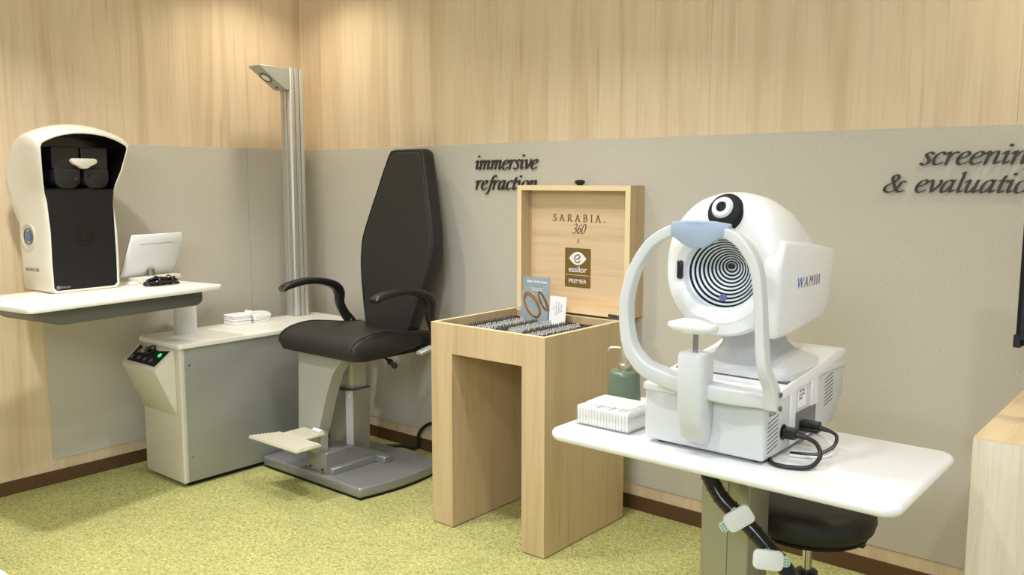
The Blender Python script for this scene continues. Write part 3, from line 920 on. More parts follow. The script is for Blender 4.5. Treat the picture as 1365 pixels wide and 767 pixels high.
# seat cushion
SX0, SX1 = 0.715, 1.255
def seat_sec(x, k, dy=0.0, dz=0.0):
    top = [(-0.722, 0.655), (-0.715, 0.688), (-0.68, 0.713), (-0.62, 0.728), (-0.54, 0.734), (-0.45, 0.724), (-0.36, 0.710), (-0.28, 0.700), (-0.22, 0.698)]
    bot = [(-0.215, 0.655), (-0.30, 0.640), (-0.42, 0.625), (-0.55, 0.616), (-0.66, 0.615), (-0.705, 0.622)]
    cy, cz = -0.47, 0.665
    return [(x, cy+(y-cy)*k, cz+(z-cz)*(k if k > .9 else k*.97)) for y, z in top+bot]
ss = []
for t, k in ((0, .93), (.008, .97), (.02, .995), (.035, 1.0)):
    ss.append(seat_sec(SX0+t, k))
m_ = 7
for i in range(1, m_):
    x = SX0+.035+(SX1-SX0-.07)*i/m_
    s = seat_sec(x, 1.0)
    d = 0.010*math.sin(PI*i/m_)
    s = [(p[0], p[1], p[2]-(d if p[2] > .69 and p[1] > -.6 else 0)) for p in s]
    ss.append(s)
for t, k in ((.035, 1.0), (.02, .995), (.008, .97), (0, .93)):
    ss.append(seat_sec(SX1-t, k))
seat = part('seat', loft(ss), 'leather', ch, angle=60)
for x in (SX0+0.012, SX1-0.012):
    pts = [(x, y, z+.0005) for (_, y, z) in seat_sec(x, .985)[:9]]
    part('piping', tube(pts, 0.0035, 6, 4), 'leather', seat)
part('seat_pan', box(0.78, 1.19, -0.60, -0.20, 0.598, 0.630, 0.006, 2), 'blackm', ch)
part('seat_bracket', box(0.74, 1.30, -0.275, -0.235, 0.628, 0.655, 0.004, 2), 'blackm', ch)
# backrest: outline by height (half width), plane leaning back
bz = [(0.66, .150), (0.72, .165), (0.80, .192), (0.90, .222), (1.00, .246), (1.08, .253), (1.13, .251), (1.20, .232), (1.28, .207), (1.36, .180), (1.44, .155), (1.50, .136), (1.535, .124), (1.553, .112), (1.562, .092)]
def yfront(z):
    return -0.285+0.150*(z-.66)/.9
def back_ring(off, thick):
    out = []
    R_ = [(h, z) for z, h in bz]
    for h, z in R_:
        out.append((CHX+h-off, z if z < 1.5 else z-off))
    for h, z in R_[::-1]:
        out.append((CHX-h+off, z if z < 1.5 else z-off))
    return [(x, yfront(z)+thick, z+(off if z < .7 else 0)) for x, z in out]
bs = [back_ring(.030, -0.004), back_ring(.016, -0.003), back_ring(.006, 0.002), back_ring(.0, 0.012), back_ring(0, 0.060), back_ring(.004, 0.078), back_ring(.02, 0.09)]
bk = part('backrest', loft(bs), 'leather', ch, angle=70)
rg = back_ring(.0085, -0.001)
part('piping', tube(rg, 0.0032, 6, 3), 'leather', bk)
part('back_plate', box(CHX-.09, CHX+.09, -0.235, -0.19, 0.62, 0.82, 0.01), 'blackm', ch)
# armrests
se = supell(20, 3.0)
for sx_, lab in ((0.655, None), (1.315, None)):
    q = 1 if sx_ < 1 else -1
    path = [((sx_, -0.645, 0.888), .013, .026), ((sx_, -0.615, 0.902), .016, .028), ((sx_, -0.52, 0.918), .017, .029), ((sx_, -0.42, 0.912), .018, .028), ((sx_, -0.335, 0.885), .022, .026), ((sx_, -0.30, 0.845), .028, .022), ((sx_+q*.004, -0.300, 0.79), .023, .019), ((sx_+q*.01, -0.275, 0.735), .024, .018), ((sx_+q*.02, -0.245, 0.690), .027, .018), ((sx_+q*.03, -0.235, 0.658), .022, .017)]
    ar = part('armrest', sweep([(Vector(p), a, b) for p, a, b in path], (1, 0, 0), se), 'blackp', ch, angle=60)
    part('pivot_cap', cyl((sx_-.022+q*.02, -0.245, 0.690), (sx_+.022+q*.02, -0.245, 0.690), 0.021, n=20, b=.003), 'blackp', ar)
    part('arm_bracket', prism([(-0.36, 0.610), (-0.19, 0.640), (-0.19, 0.672), (-0.222, 0.672), (-0.23, 0.650), (-0.36, 0.626)], 'x', sx_-.02+q*.02, sx_+.02+q*.02, 0.003, 1), 'alu', ch, 'silver armrest bracket')
    part('bracket_bar', box(min(sx_, CHX), max(sx_, CHX), -0.25, -0.22, 0.612, 0.63, 0.002, 1), 'darkgrey', ch)
lv = part('lever', cyl((1.10, -0.42, 0.597), (1.26, -0.50, 0.592), 0.006, n=12), 'blackp', ch)
part('lever_grip', tube([(1.235, -0.4875, 0.593), (1.26, -0.50, 0.592), (1.29, -0.515, 0.590), (1.315, -0.5275, 0.588)], lambda t: .011+.004*math.sin(t*9), 10, 4), 'blackp', lv)
part('lever_mount', box(1.06, 1.12, -0.45, -0.38, 0.588, 0.606, 0.003, 1), 'blackm', ch)
# cables behind the chair
solo('floor_cable', tube([(0.70, -0.20, 0.012), (0.76, -0.10, 0.010), (0.80, -0.055, 0.010), (0.85, -0.035, 0.010), (0.91, -0.035, 0.010), (0.938, -0.030, 0.03), (0.940, -0.028, 0.088), (0.975, -0.022, 0.135), (1.037, -0.018, 0.165), (1.15, -0.018, 0.16), (1.30, -0.018, 0.10)], 0.0085, 10, 8), 'blackp',
     'black power cable looping off the carpet and up the wall behind the chair', 'cable', (0.90, -0.05, 0))
solo('floor_cable', tube([(0.775, -0.175, 0.010), (0.80, -0.150, 0.010), (0.86, -0.150, 0.010), (0.93, -0.158, 0.010), (0.99, -0.175, 0.010), (1.03, -0.165, 0.012)][:5]+[(1.015, -0.160, 0.010)], 0.0085, 10, 8), 'blackp',
     'short black cable end curling on the carpet just behind the chair base', 'cable', (0.92, -0.16, 0))

# ================================================================== WOODEN TRIAL LENS TABLE
TX0, TX1, TY0, TY1, TH = 1.669, 2.252, -0.650, -0.110, 0.840
TXT1 = 2.262
lt = thing('lens_table', 'pale maple box table with open lid standing on two slab legs', 'table', ((TX0+TX1)/2, -0.38, 0))
part('leg', box(TX0, TX0+0.115, TY0, TY1, 0.004, 0.7222), 'desk_wood', lt)
part('leg', box(TX1-0.108, TX1, TY0, TY1, 0.004, 0.7222), 'desk_wood', lt)
for x0, x1 in ((TX0+.006, TX0+.109), (TX1-.102, TX1-.006)):
    part('glide', box(x0, x1, TY0+.006, TY1-.006, 0.0, 0.005), 'blackm', lt)
wt = 0.018
part('front_board', box(TX0, TX1, TY0, TY0+wt, 0.7222, TH), 'desk_wood', lt)
part('back_board', box(TX0, TX1, TY1-wt, TY1, 0.7222, TH-0.006), 'desk_wood', lt)
part('side_board', box(TX0, TX0+wt, TY0+wt, TY1-wt, 0.7222, TH), 'desk_wood', lt)
part('side_board', box(TX1-wt, TX1, TY0+wt, TY1-wt, 0.7222, TH), 'desk_wood', lt)
part('bottom_board', box(TX0+wt, TX1-wt, TY0+wt, TY1-wt, 0.7222, 0.740), 'desk_wood', lt)
eb = NB()
for b_ in ((TX0, TX1, TY0, TY0+wt), (TX0, TX1, TY1-wt, TY1), (TX0, TX0+wt, TY0+wt, TY1-wt), (TX1-wt, TX1, TY0+wt, TY1-wt)):
    zt = TH-0.006 if b_[2] > -.2 else TH
    add(eb, box(b_[0], b_[1], b_[2], b_[3], zt, zt+0.0015))
part('edge_band', eb, 'edge_wood', lt, 'bright rim edge band')
# lid: opened upright
LX0, LX1, LZ0, LZ1, LY0, LY1 = 1.672, 2.262, 0.844, 1.388, -0.106, -0.002
lid = part('lid', box(LX0+.018, LX1-.018, -0.034, LY1-.012, LZ0+.018, LZ1-.018), 'lid_wood', lt)
part('lid_frame', box(LX0, LX0+.024, LY0, LY1-.0125, LZ0, LZ1), 'desk_wood', lid)
part('lid_frame', box(LX1-.024, LX1, LY0, LY1-.0125, LZ0, LZ1), 'desk_wood', lid)
part('lid_frame', box(LX0+.024, LX1-.024, LY0, LY1-.0125, LZ1-.022, LZ1), 'lid_wood', lid)
part('lid_frame', box(LX0+.024, LX1-.024, LY0, LY1-.0125, LZ0, LZ0+.024), 'lid_wood', lid)
part('lid_back', box(LX0, LX1, LY1-.012, LY1, LZ0, LZ1), 'desk_wood', lid)
lf = NB()
for a_ in ((LX0, LX0+.024, LZ0, LZ1), (LX1-.024, LX1, LZ0, LZ1), (LX0+.024, LX1-.024, LZ1-.022, LZ1), (LX0+.024, LX1-.024, LZ0, LZ0+.024)):
    add(lf, box(a_[0], a_[1], LY0-.0012, LY0, a_[2], a_[3]))
part('lid_edge_band', lf, 'edge_wood', lid)
part('lid_knob', lathe([(0.014, 0), (0.014, .004), (0.021, .008), (0.023, .016), (0.018, .022), (0.006, .024)], (1.975, -0.055, LZ1), (0, 0, 1), 28), 'blackp', lid)
hg_ = part('hinge', box(2.165, 2.225, LY0-.005, LY0-.001, 0.838, 0.858, 0.0008, 1), 'steel', lt, 'small steel hinge')
for x in (2.177, 2.213):
    part('hinge_screw', cyl((x, LY0-.005, .848), (x, LY0-.0062, .848), .004, n=10), 'darkgrey', hg_)
hg2 = part('hinge', box(1.71, 1.77, LY0-.005, LY0-.001, 0.838, 0.858, 0.0008, 1), 'steel', lt, 'small steel hinge')
# printed text on lid
ly = -0.0345
for ln, (word, xc, zb, xh, shr, tr, nb, na) in enumerate((('SARABIA.', 1.957, 1.232, 0.030, 0, .42, .15, 15), ('360', 1.957, 1.180, 0.0285, .25, .0, .15, 25), ('x', 1.955, 1.140, 0.016, 0.1, 0, .16, 25))):
    L = word_len(word, tr)*xh
    bmw = NB()
    for c_, b_ in nib_word(word, xh, 0.0008, basis((xc-L/2, ly, zb), (1, 0, 0), (0, 0, 1)), tr, nb, na, shr):
        add(bmw, b_)
    part('engraved_text', bmw, 'brownprint', lid, smooth=False)
pl = part('printed_plaque', box(1.886, 2.022, ly-.0012, ly, 0.946, 1.117), 'bronze', lid, 'bronze plaque with white eye logo and lettering')
# eye logo and texts: merged as prints on the plaque
def place(bm, x, y, z):
    bm.transform(basis((x, y, z), (1, 0, 0), (0, 0, 1)))
    return bm
eye = NB()
pts = []
for i in range(17):
    t = -1+2*i/16
    pts.append((1.954+0.046*t, 1.072+0.029*(1-abs(t)**2.0)))
for i in range(15, 0, -1):
    t = -1+2*i/16
    pts.append((1.954+0.046*t, 1.072-0.029*(1-abs(t)**2.0)))
add(eye, prism(pts, 'y', ly-.002, ly-.0012))
add(eye, place(text_bm('essilor', 0.037, 0.0004, bold=0.0003), 1.954, ly-.0016, 1.012))
add(eye, place(text_bm('PREMIER', 0.0255, 0.0004, bold=0.0001), 1.954, ly-.0016, 0.964))
add(eye, box(1.888, 2.020, ly-.0016, ly-.0012, 0.9985, 1.0000))
# the plaque itself is at sub-part depth already: its print belongs to the lid
part('plaque_print', eye, 'whiteprint', lid, 'white eye emblem and lettering', smooth=False)
em = NB()
ec = (1.954, 1.072)
add(em, tube([(ec[0]-.006, ly-.0022, ec[1]-.003), (ec[0]+.008, ly-.0022, ec[1]+.001), (ec[0]+.013, ly-.0022, ec[1]+.010), (ec[0]+.003, ly-.0022, ec[1]+.017), (ec[0]-.010, ly-.0022, ec[1]+.011), (ec[0]-.015, ly-.0022, ec[1]-.002), (ec[0]-.009, ly-.0022, ec[1]-.014), (ec[0]+.003, ly-.0022, ec[1]-.017), (ec[0]+.014, ly-.0022, ec[1]-.010)], 0.0026, 6, 5))
part('plaque_letter', em, 'bronze', lid, 'bronze letter e inside the eye')
# trial lens tray inside
tray = thing('trial_lens_tray', 'dark tray of trial lenses sunk in the wooden box table', 'lens tray', (1.96, -0.38, 0.741))
part('tray_base', box(TX0+.03, TX1-.03, TY0+.04, TY1-.05, 0.741, 0.752, 0.001, 1), 'blackp', tray)
part('tray_lining', box(TX0+.03, TX1-.03, TY1-.062, TY1-.05, 0.752, 0.812), 'darkred', tray, 'dark red lining')
part('tray_lining', box(TX1-.042, TX1-.03, TY0+.04, TY1-.062, 0.752, 0.812), 'darkred', tray, 'dark red lining')
part('tray_bed', box(TX0+.035, TX1-.045, TY0+.045, TY1-.065, 0.752, 0.785), 'blackm', tray)
rows = [1.73, 1.79, 1.87, 1.93, 2.01, 2.07, 2.13, 2.175]
proto = None
ln_i = 0
lens_me = {}
def lens_mesh(kind):
    b = lathe([(0.0105, -0.0012), (0.0105, 0.0012), (0.0165, 0.0012), (0.0172, 0), (0.0165, -0.0012)], (0, 0, 0), (0, 1, 0), 12, False)
    add(b, box(-0.003, 0.003, -0.001, 0.001, 0.016, 0.024))
    return b
for mi, mn in enumerate(('lensmetal', 'lenswhite')):
    me = bpy.data.meshes.new('trial_lens')
    bq = lens_mesh(mi)
    bq.to_mesh(me)
    bq.free()
    me.materials.append(M[mn])
    lens_me[mi] = me
for ri, x in enumerate(rows):
    npr = 30
    y0, y1 = TY0+.06, TY1-.08
    if ri in (2, 3, 4):
        y0 += 0.12
        npr = 22
    for k in range(npr):
        mi = 1 if ri in (1, 3, 5) else 0
        o = bpy.data.objects.new('trial_lens', lens_me[mi])
        COL.objects.link(o)
        o.parent = tray
        wp = Vector((x+random.uniform(-.002, .002), y0+(y1-y0)*k/(npr-1), 0.797+random.uniform(-.0015, .0015)))
        o.matrix_local = W[tray.name].inverted() @ Matrix.Translation(wp) @ Matrix.Rotation(math.radians(random.uniform(-18, -6)), 4, 'X')
# brochure and small card leaning inside the box
def leaning(x0, x1, y, z0, z1, tilt, t=0.0015, yaw=0):
    b = box(0, x1-x0, 0, t, 0, z1-z0)
    T_ = Matrix.Translation((x0, y, z0)) @ Matrix.Rotation(math.radians(yaw), 4, 'Z') @ Matrix.Rotation(math.radians(-tilt), 4, 'X')
    b.transform(T_)
    return b, T_
br = thing('lens_brochure', 'slate blue lens brochure with gold spectacle photo leaning in the open box', 'brochure', (1.85, -0.2, 0.785))
b_, TB = leaning(1.770, 1.918, -0.205, 0.788, 0.997, 6)
part('cover', b_, 'brochure', br)
def onb(bm):
    bm.transform(TB @ basis((0, -0.0004, 0), (1, 0, 0), (0, 0, 1)))
    return bm
def loopb(cx, cz, a, b, rot, r, mat, n=16):
    pts = []
    for i in range(n+1):
        t = 2*PI*i/n
        u, v = a*math.cos(t), b*math.sin(t)
        pts.append((cx+u*math.cos(rot)-v*math.sin(rot), cz+u*math.sin(rot)+v*math.cos(rot), 0))
    bb = tube(pts, r, 6, 2)
    for v in bb.verts:
        v.co.z *= 0.25
    part('spectacle_picture', onb(bb), mat, br)
loopb(0.060, 0.088, 0.060, 0.032, math.radians(-50), 0.006, 'gold')
loopb(0.060, 0.083, 0.054, 0.026, math.radians(-48), 0.0022, 'tort')
loopb(0.118, 0.108, 0.044, 0.013, math.radians(-55), 0.0042, 'tort')
loopb(0.112, 0.112, 0.040, 0.010, math.radians(-55), 0.0018, 'gold')
tb = text_bm('Essilor Varilux lenses', 0.0165, 0.0003, bold=.0003)
tb.transform(Matrix.Translation((0.078, 0.184, 0)) @ Matrix.Diagonal((0.78, 1, 1, 1)))
part('brochure_text', onb(tb), 'whiteprint', br, smooth=False)
tb = text_bm('Sharp clear vision\nfrom near to far', 0.0085, 0.0003)
tb.transform(Matrix.Translation((0.082, 0.158, 0)))
part('brochure_text', onb(tb), 'whiteprint', br, smooth=False)
bl_ = box(0.110, 0.134, 0.006, 0.018, 0, 0.0006)
part('brochure_mark', onb(bl_), 'blueprint', br, 'small blue mark')
cd_ = thing('lens_card', 'small white card with rotated print beside the blue brochure', 'card', (1.965, -0.19, 0.785))
b_, TC = leaning(1.918, 2.005, -0.197, 0.788, 0.922, 6)
part('card', b_, 'paper', cd_)
for i in range(4):
    tt_ = text_bm(('Nulux', 'Two vision levels', 'Anti reflection', 'Hard coat')[i], 0.0085, 0.0003)
    tt_.transform(Matrix.Translation((0.022+i*.013, 0.085, 0)) @ Matrix.Rotation(-PI/2, 4, 'Z'))
    tt_.transform(TC @ basis((0, -0.0004, 0), (1, 0, 0), (0, 0, 1)))
    part('card_text', tt_, 'greyprint', cd_, smooth=False)

# ================================================================== WHITE INSTRUMENT DESK (right)
DX0, DX1, DY0, DY1, DT = 2.712, 3.645, -1.240, -0.735, 0.720
dk = thing('instrument_desk', 'white rounded tabletop on beige metal column under the ring fronted machine', 'table', (3.14, -0.94, 0))
part('top', prism(rrect(DX0, DX1, DY0, DY1, 0.045, 8), 'z', DT-0.030, DT, 0.0135, 4), 'glosslam', dk)
bars = NB()
add(bars, box(3.00, 3.28, -1.10, -0.80, 0.665, 0.691, 0.002, 1))
part('top_bracket', bars, 'cream', dk)
part('column', prism(rrect(3.07, 3.209, -1.00, -0.867, 0.006, 3), 'z', 0.05, 0.666), 'alu2', dk)
part('column_insert', box(3.085, 3.150, -1.0035, -0.999, 0.05, 0.64), 'alu2', dk)
part('foot', box(2.85, 3.43, -0.98, -0.89, 0.0, 0.05, 0.01, 2), 'cream', dk)
part('hook', cyl((3.06, -1.10, 0.691), (3.06, -1.10, 0.672), 0.012, n=16), 'blackp', dk)

# cable sleeve with two clips
sp = [(3.105, -1.07, 0.682), (3.130, -1.070, 0.626), (3.170, -1.075, 0.578), (3.240, -1.080, 0.534), (3.305, -1.082, 0.482), (3.363, -1.085, 0.425), (3.400, -1.10, 0.33), (3.43, -1.14, 0.20), (3.47, -1.20, 0.06), (3.52, -1.24, 0.023), (3.60, -1.26, 0.022)]
sl_ = thing('cable_sleeve', 'black segmented cable sleeve hanging beneath the white desk', 'cable', (3.50, -1.22, 0))
part('sleeve', tube(sp, 0.021, 16, 8), 'blackg', sl_)
SPn = spline(sp, 8)
for i in range(3, len(SPn)-2, 4):
    d = (SPn[i+1]-SPn[i-1]).normalized()
    part('sleeve_ring', lathe([(0.0212, -.003), (0.0228, -.002), (0.0228, .002), (0.0212, .003)], SPn[i], d, 20, False), 'blackg', sl_)
def clip(c, ang, label, flip):
    t = thing('cable_clip', label, 'cable clip', c)
    F = Vector((0.55, -0.82, 0.1)).normalized()         # face towards the room
    R_ = Vector((0, 0, 1)).cross(F).normalized()
    U = F.cross(R_)
    x = R_*math.cos(ang)+U*math.sin(ang)
    y = F.cross(x)
    Mx = Matrix((x, y, F)).transposed().to_4x4()
    Mx.translation = Vector(c)
    def bx(a0, a1, b0, b1, c0, c1, b=.004, s=2):
        q = box(a0, a1, b0, b1, c0, c1, b, s)
        q.transform(Mx)
        return q
    q = prism(rrect(-.037, .037, -.025, .025, 0.014, 5), 'z', -0.006, 0.010, 0.005, 2)
    q.transform(Mx)
    part('plate', q, 'white', t)
    s = flip
    q = prism(rrect(min(s*.030, s*.054), max(s*.030, s*.054), -.014, .014, 0.010, 5), 'z', -0.004, 0.005, 0.002, 1)
    q.transform(Mx)
    tg = part('tab', q, 'seafoam', t, 'sea green tab with small holes')
    h = NB()
    for i in range(2):
        for j in range(3):
            q = cyl((s*(.041+.007*i), (j-1)*.007, .005), (s*(.041+.007*i), (j-1)*.007, .0056), .0015, n=8)
            q.transform(Mx)
            add(h, q)
    part('holes', h, 'blackm', tg)
    q = box(-.008, .008, -.022, .022, -0.03, -0.005, 0.004)
    q.transform(Mx)
    part('grip', q, 'white', t)
clip((3.234, -1.115, 0.557), math.radians(32), 'white cable clip tilted on the upper stretch of black cable sleeve', -1)
clip((3.316, -1.118, 0.472), math.radians(-4), 'white cable clip level on the lower stretch of black cable sleeve', 1)

# ================================================================== RING TOPOGRAPHER
WX = 3.145
wm = thing('corneal_analyser', 'white eye examination machine with black and white ringed bowl on white desk', 'eye examination machine', (WX, -0.9, DT))
# base body
side = [(-1.165, DT+.010), (-1.165, 0.868), (-0.96, 0.900), (-0.78, 0.918), (-0.68, 0.922), (-0.622, 0.918), (-0.628, 0.810), (-0.685, DT+.030), (-0.705, DT+.012)]
part('base_body', prism(side, 'x', 2.982, 3.314, 0.010, 3, 20), 'white2', wm)
for x in (3.02, 3.28):
    for y in (-1.12, -0.76):
        part('foot', cyl((x, y, DT), (x, y, DT+.012), 0.018, n=16), 'blackp', wm)
part('foot_strip', box(3.03, 3.27, -1.12, -0.80, DT+.004, DT+.011), 'blackm', wm)
# side shoulder trims (right)
part('top_cover', prism([(-1.168, 0.862), (-1.168, 0.880), (-0.96, 0.906), (-0.78, 0.924), (-0.70, 0.940), (-0.64, 0.936), (-0.614, 0.915), (-0.614, 0.88), (-0.66, 0.885), (-0.80, 0.885), (-1.0, 0.868)], 'x', 2.978, 3.318, 0.005, 2, 15), 'white', wm)
part('rear_latch', prism(rrect(-0.622, -0.585, 0.815, 0.915, 0.012, 4), 'x', 3.255, 3.300, 0.004, 2), 'white', wm)
# slide platform and neck
def ell(cx, cy, z, a, b, e=3.0, n=36):
    return [(cx+a*u, cy+b*v, z) for u, v in supell(n, e)]
pl_ = loft([ell(WX+.010, -0.880, .902, .160, .150, 8), ell(WX+.010, -0.880, .918, .160, .150, 8), ell(WX+.010, -0.868, .932, .125, .125, 5), ell(WX+.008, -0.865, .948, .088, .10, 4), ell(WX+.004, -0.865, .968, .072, .085, 4), ell(WX, -0.87, 1.0, .070, .080, 4), ell(WX, -0.87, 1.06, .075, .085, 4)])
part('slide_neck', pl_, 'white2', wm, angle=60)
part('slide_shadow_gap', box(2.998, 3.310, -1.028, -0.735, .896, .903), 'darkgrey', wm)
# head shell
NH = 80
def hsec(y, kx, zc, up_, dn, ex=2.3, circ=None):
    out = []
    for i in range(NH):
        t = 2*PI*i/NH
        c, s = math.cos(t), math.sin(t)
        if circ:
            out.append((WX-.002+circ[0]*c, y, zc+circ[1]*s))
            continue
        e = ex if s > 0 else 2.05
        u = math.copysign(abs(c)**(2/e), c)
        v = math.copysign(abs(s)**(2/e), s)
        out.append((WX+kx*u, y, zc+(up_ if v > 0 else dn)*v))
    return out
CZ = 1.168
hs_ = [hsec(-1.062, 0, CZ, 0, 0, circ=(.101, .0915)), hsec(-1.076, 0, CZ, 0, 0, circ=(.1035, .094)), hsec(-1.079, 0, CZ, 0, 0, circ=(.106, .0965)), hsec(-1.083, 0, CZ-.003, 0, 0, circ=(.128, .122)), hsec(-1.0815, 0, CZ-.003, 0, 0, circ=(.1285, .1225)),
       hsec(-1.079, .150, 1.172, .176, .158, 2.15), hsec(-1.070, .157, 1.173, .187, .165, 2.2), hsec(-1.045, .161, 1.174, .196, .168, 2.25), hsec(-1.00, .163, 1.176, .200, .168, 2.3), hsec(-0.95, .162, 1.174, .196, .166, 2.4),
       hsec(-0.89, .157, 1.166, .182, .158, 2.6), hsec(-0.83, .149, 1.152, .160, .142, 2.8), hsec(-0.77, .138, 1.138, .128, .110, 3.2), hsec(-0.735, .120, 1.132, .104, .088, 3.4), hsec(-0.722, .100, 1.130, .080, .07, 3.6)]
part('head', loft(hs_, False, True), 'white', wm, angle=50)
for s in (-1, 1):
    if s > 0:
        pts = [(-1.062, 1.262), (-0.900, 1.247), (-0.722, 1.222), (-0.735, 1.075), (-0.80, 1.042), (-1.00, 1.020), (-1.100, 1.020), (-1.090, 1.20)]
    else:
        pts = [(-0.96, 1.250), (-0.85, 1.240), (-0.722, 1.222), (-0.735, 1.075), (-0.80, 1.045), (-0.96, 1.050)]
    a_, b_ = (WX+.110, WX+.163) if s > 0 else (WX-.163, WX-.110)
    pod = part('side_pod', prism(pts, 'x', a_, b_, 0.014, 3, 12), 'white', wm)
    if s > 0:
        lx = -0.985
        for body, mt, shr, wd, lab in (('W', 'blueprint', .25, .95, 'blue letter'), ('A', 'greyprint', .2, .95, 'grey letter'), ('M', 'greyprint', .2, .85, 'grey letter'), ('8', 'greyprint', .15, .52, 'grey numeral'), ('0', 'greyprint', .15, .52, 'grey numeral'), ('0', 'greyprint', .15, .52, 'grey numeral')):
            tw = text_bm(body, 0.040, 0.0004, shear=shr, align='LEFT')
            wdt = (max(v.co.x for v in tw.verts)-min(v.co.x for v in tw.verts))*wd
            tw.transform(basis((b_+.0004, lx, 1.135), (0, 1, 0), (0, 0, 1)) @ Matrix.Diagonal((wd, 1, 1, 1)))
            part('pod_letter', tw, mt, pod, lab, smooth=False)
            lx += wdt+.0065
# ringed bowl: alternating black and white facets
bm = NB()
nr = 22
N = 72
prev = None
rings = []
for k in range(nr+1):
    f_ = k/nr
    r = 0.045+(1-0.045)*f_
    y = -1.063+0.062*(1-r**2.0)
    dz = .017*(1-r)
    dx = -.004*(1-r)
    rings.append([bm.verts.new((WX-.002+dx+.101*r*math.cos(2*PI*i/N), y, CZ+dz+.0915*r*math.sin(2*PI*i/N))) for i in range(N)])
for k in range(nr):
    for i in range(N):
        f = bm.faces.new((rings[k][i], rings[k][(i+1) % N], rings[k+1][(i+1) % N], rings[k+1][i]))
        f.material_index = k % 2
part('ring_bowl', bm, ['blackm', 'ring'], wm, 'concave bowl of black and white rings')
part('centre_lens', lathe([(0.0075, 0), (0.0075, .008), (0.003, .009)], (WX-.006, -1.003, CZ+.016), (0, -1, 0), 20), 'glass', wm)
part('sensor_window', lathe([(0.011, 0), (0.011, .002)], (WX-.010, -1.0385, 1.103), (0, -1, .35), 20), 'violet', wm, 'small violet round window')
part('scale_label', box(WX-.120, WX-.104, -1.0890, -1.078, 1.150, 1.198, 0.003, 1), 'blackp', wm, 'small black scale label')
# black eye camera on the forehead
ex_ = (0, -1, .42)
part('camera_shell', lathe([(0.047, -.03), (0.047, .006), (0.044, .012), (0.036, .016), (0.02, .018)], (WX+.011, -1.078, 1.327), ex_, 40), 'blackm', wm, 'round black camera housing')
part('camera_ring', lathe([(0.014, .012), (0.014, .021), (0.024, .021), (0.029, .012)], (WX+.007, -1.080, 1.333), ex_, 40, False), 'ring', wm, 'pale camera ring')
part('camera_lens', lathe([(0.0145, .012), (0.0145, .019), (0.009, .020), (0.007, .017)], (WX+.007, -1.080, 1.333), ex_, 24), 'glass', wm)
# head rest arch
YA = -1.205
ap = [((3.335, -1.165, .868), .016, .022), ((3.335, -1.180, .915), .015, .020), ((3.326, YA, .970), .0125, .018), ((3.317, YA, 1.05), .0115, .018), ((3.311, YA, 1.13), .0115, .017), ((3.297, YA, 1.207), .0120, .017), ((3.257, YA, 1.264), .0125, .017), ((3.200, YA, 1.290), .013, .016), ((3.145, YA, 1.296), .013, .016), ((3.085, YA, 1.286), .0135, .016), ((3.022, YA, 1.250), .0135, .017), ((2.975, YA, 1.185), .0135, .017), ((2.951, YA, 1.110), .014, .018), ((2.950, YA, 1.040), .015, .018), ((2.966, YA, .975), .017, .020), ((3.005, YA+.005, .930), .019, .024), ((3.06, YA+.02, .907), .020, .028), ((3.145, YA+.028, .892), .020, .028), ((3.23, YA+.028, .888), .020, .028), ((3.300, -1.168, .888), .020, .024), ((3.325, -1.165, .885), .018, .02)]
part('headrest_arch', sweep([(Vector(p), a, b) for p, a, b in ap], (0, 1, 0), supell(28, 7), 5), 'white2', wm, angle=42)
for z in (.872, .905):
    part('screw', cyl((3.352, -1.170, z), (3.356, -1.170, z), 0.006, n=12), 'darkgrey', wm)
fp = [(-.075, .016), (-.076, -.016), (-.060, -.024), (-.040, -.036), (-.010, -.046), (.018, -.044), (.040, -.030), (.056, -.018), (.072, -.016), (.078, .014), (.040, .020), (0, .022), (-.040, .020)]
fpb = prism([(WX+.012+u, 1.289+v) for u, v in fp], 'y', YA-.030, YA-.012, 0.005, 2)
for v in fpb.verts:
    v.co.y += ((v.co.x-WX)/.09)**2*0.018
part('forehead_rest', fpb, 'bluepad', wm, 'blue grey forehead rest')
# front column, chin rest
cl_ = loft([[(3.145+.026*u, -1.175+.012*v, .752) for u, v in supell(24, 4)], [(3.145+.032*u, -1.185+.030*v, .770) for u, v in supell(24, 4)], [(3.145+.036*u, -1.195+.038*v, .82) for u, v in supell(24, 4)],
            [(3.145+.037*u, -1.198+.038*v, .975) for u, v in supell(24, 4)], [(3.145+.034*u, -1.198+.035*v, .985) for u, v in supell(24, 4)]])
part('chin_column', cl_, 'white2', wm, angle=50)
part('chin_post', cyl((3.145, -1.2, .984), (3.145, -1.2, 1.045), .0065, n=16), 'steel', wm, 'steel chin rest post')
cr = loft([[(3.140+.030*u, -1.205+.022*v, 1.034) for u, v in supell(28, 2.4)], [(3.140+.060*u, -1.207+.030*v, 1.041) for u, v in supell(28, 2.6)], [(3.140+.066*u, -1.207+.034*v, 1.050-.0*u*u) for u, v in supell(28, 2.6)],
           [(3.140+.064*u, -1.207+.032*v, 1.058+.004*(1-u*u)) for u, v in supell(28, 2.6)], [(3.140+.045*u, -1.205+.020*v, 1.062+.010*(1-u*u)) for u, v in supell(28, 2.6)]])
part('chin_rest', cr, 'white', wm, angle=60)
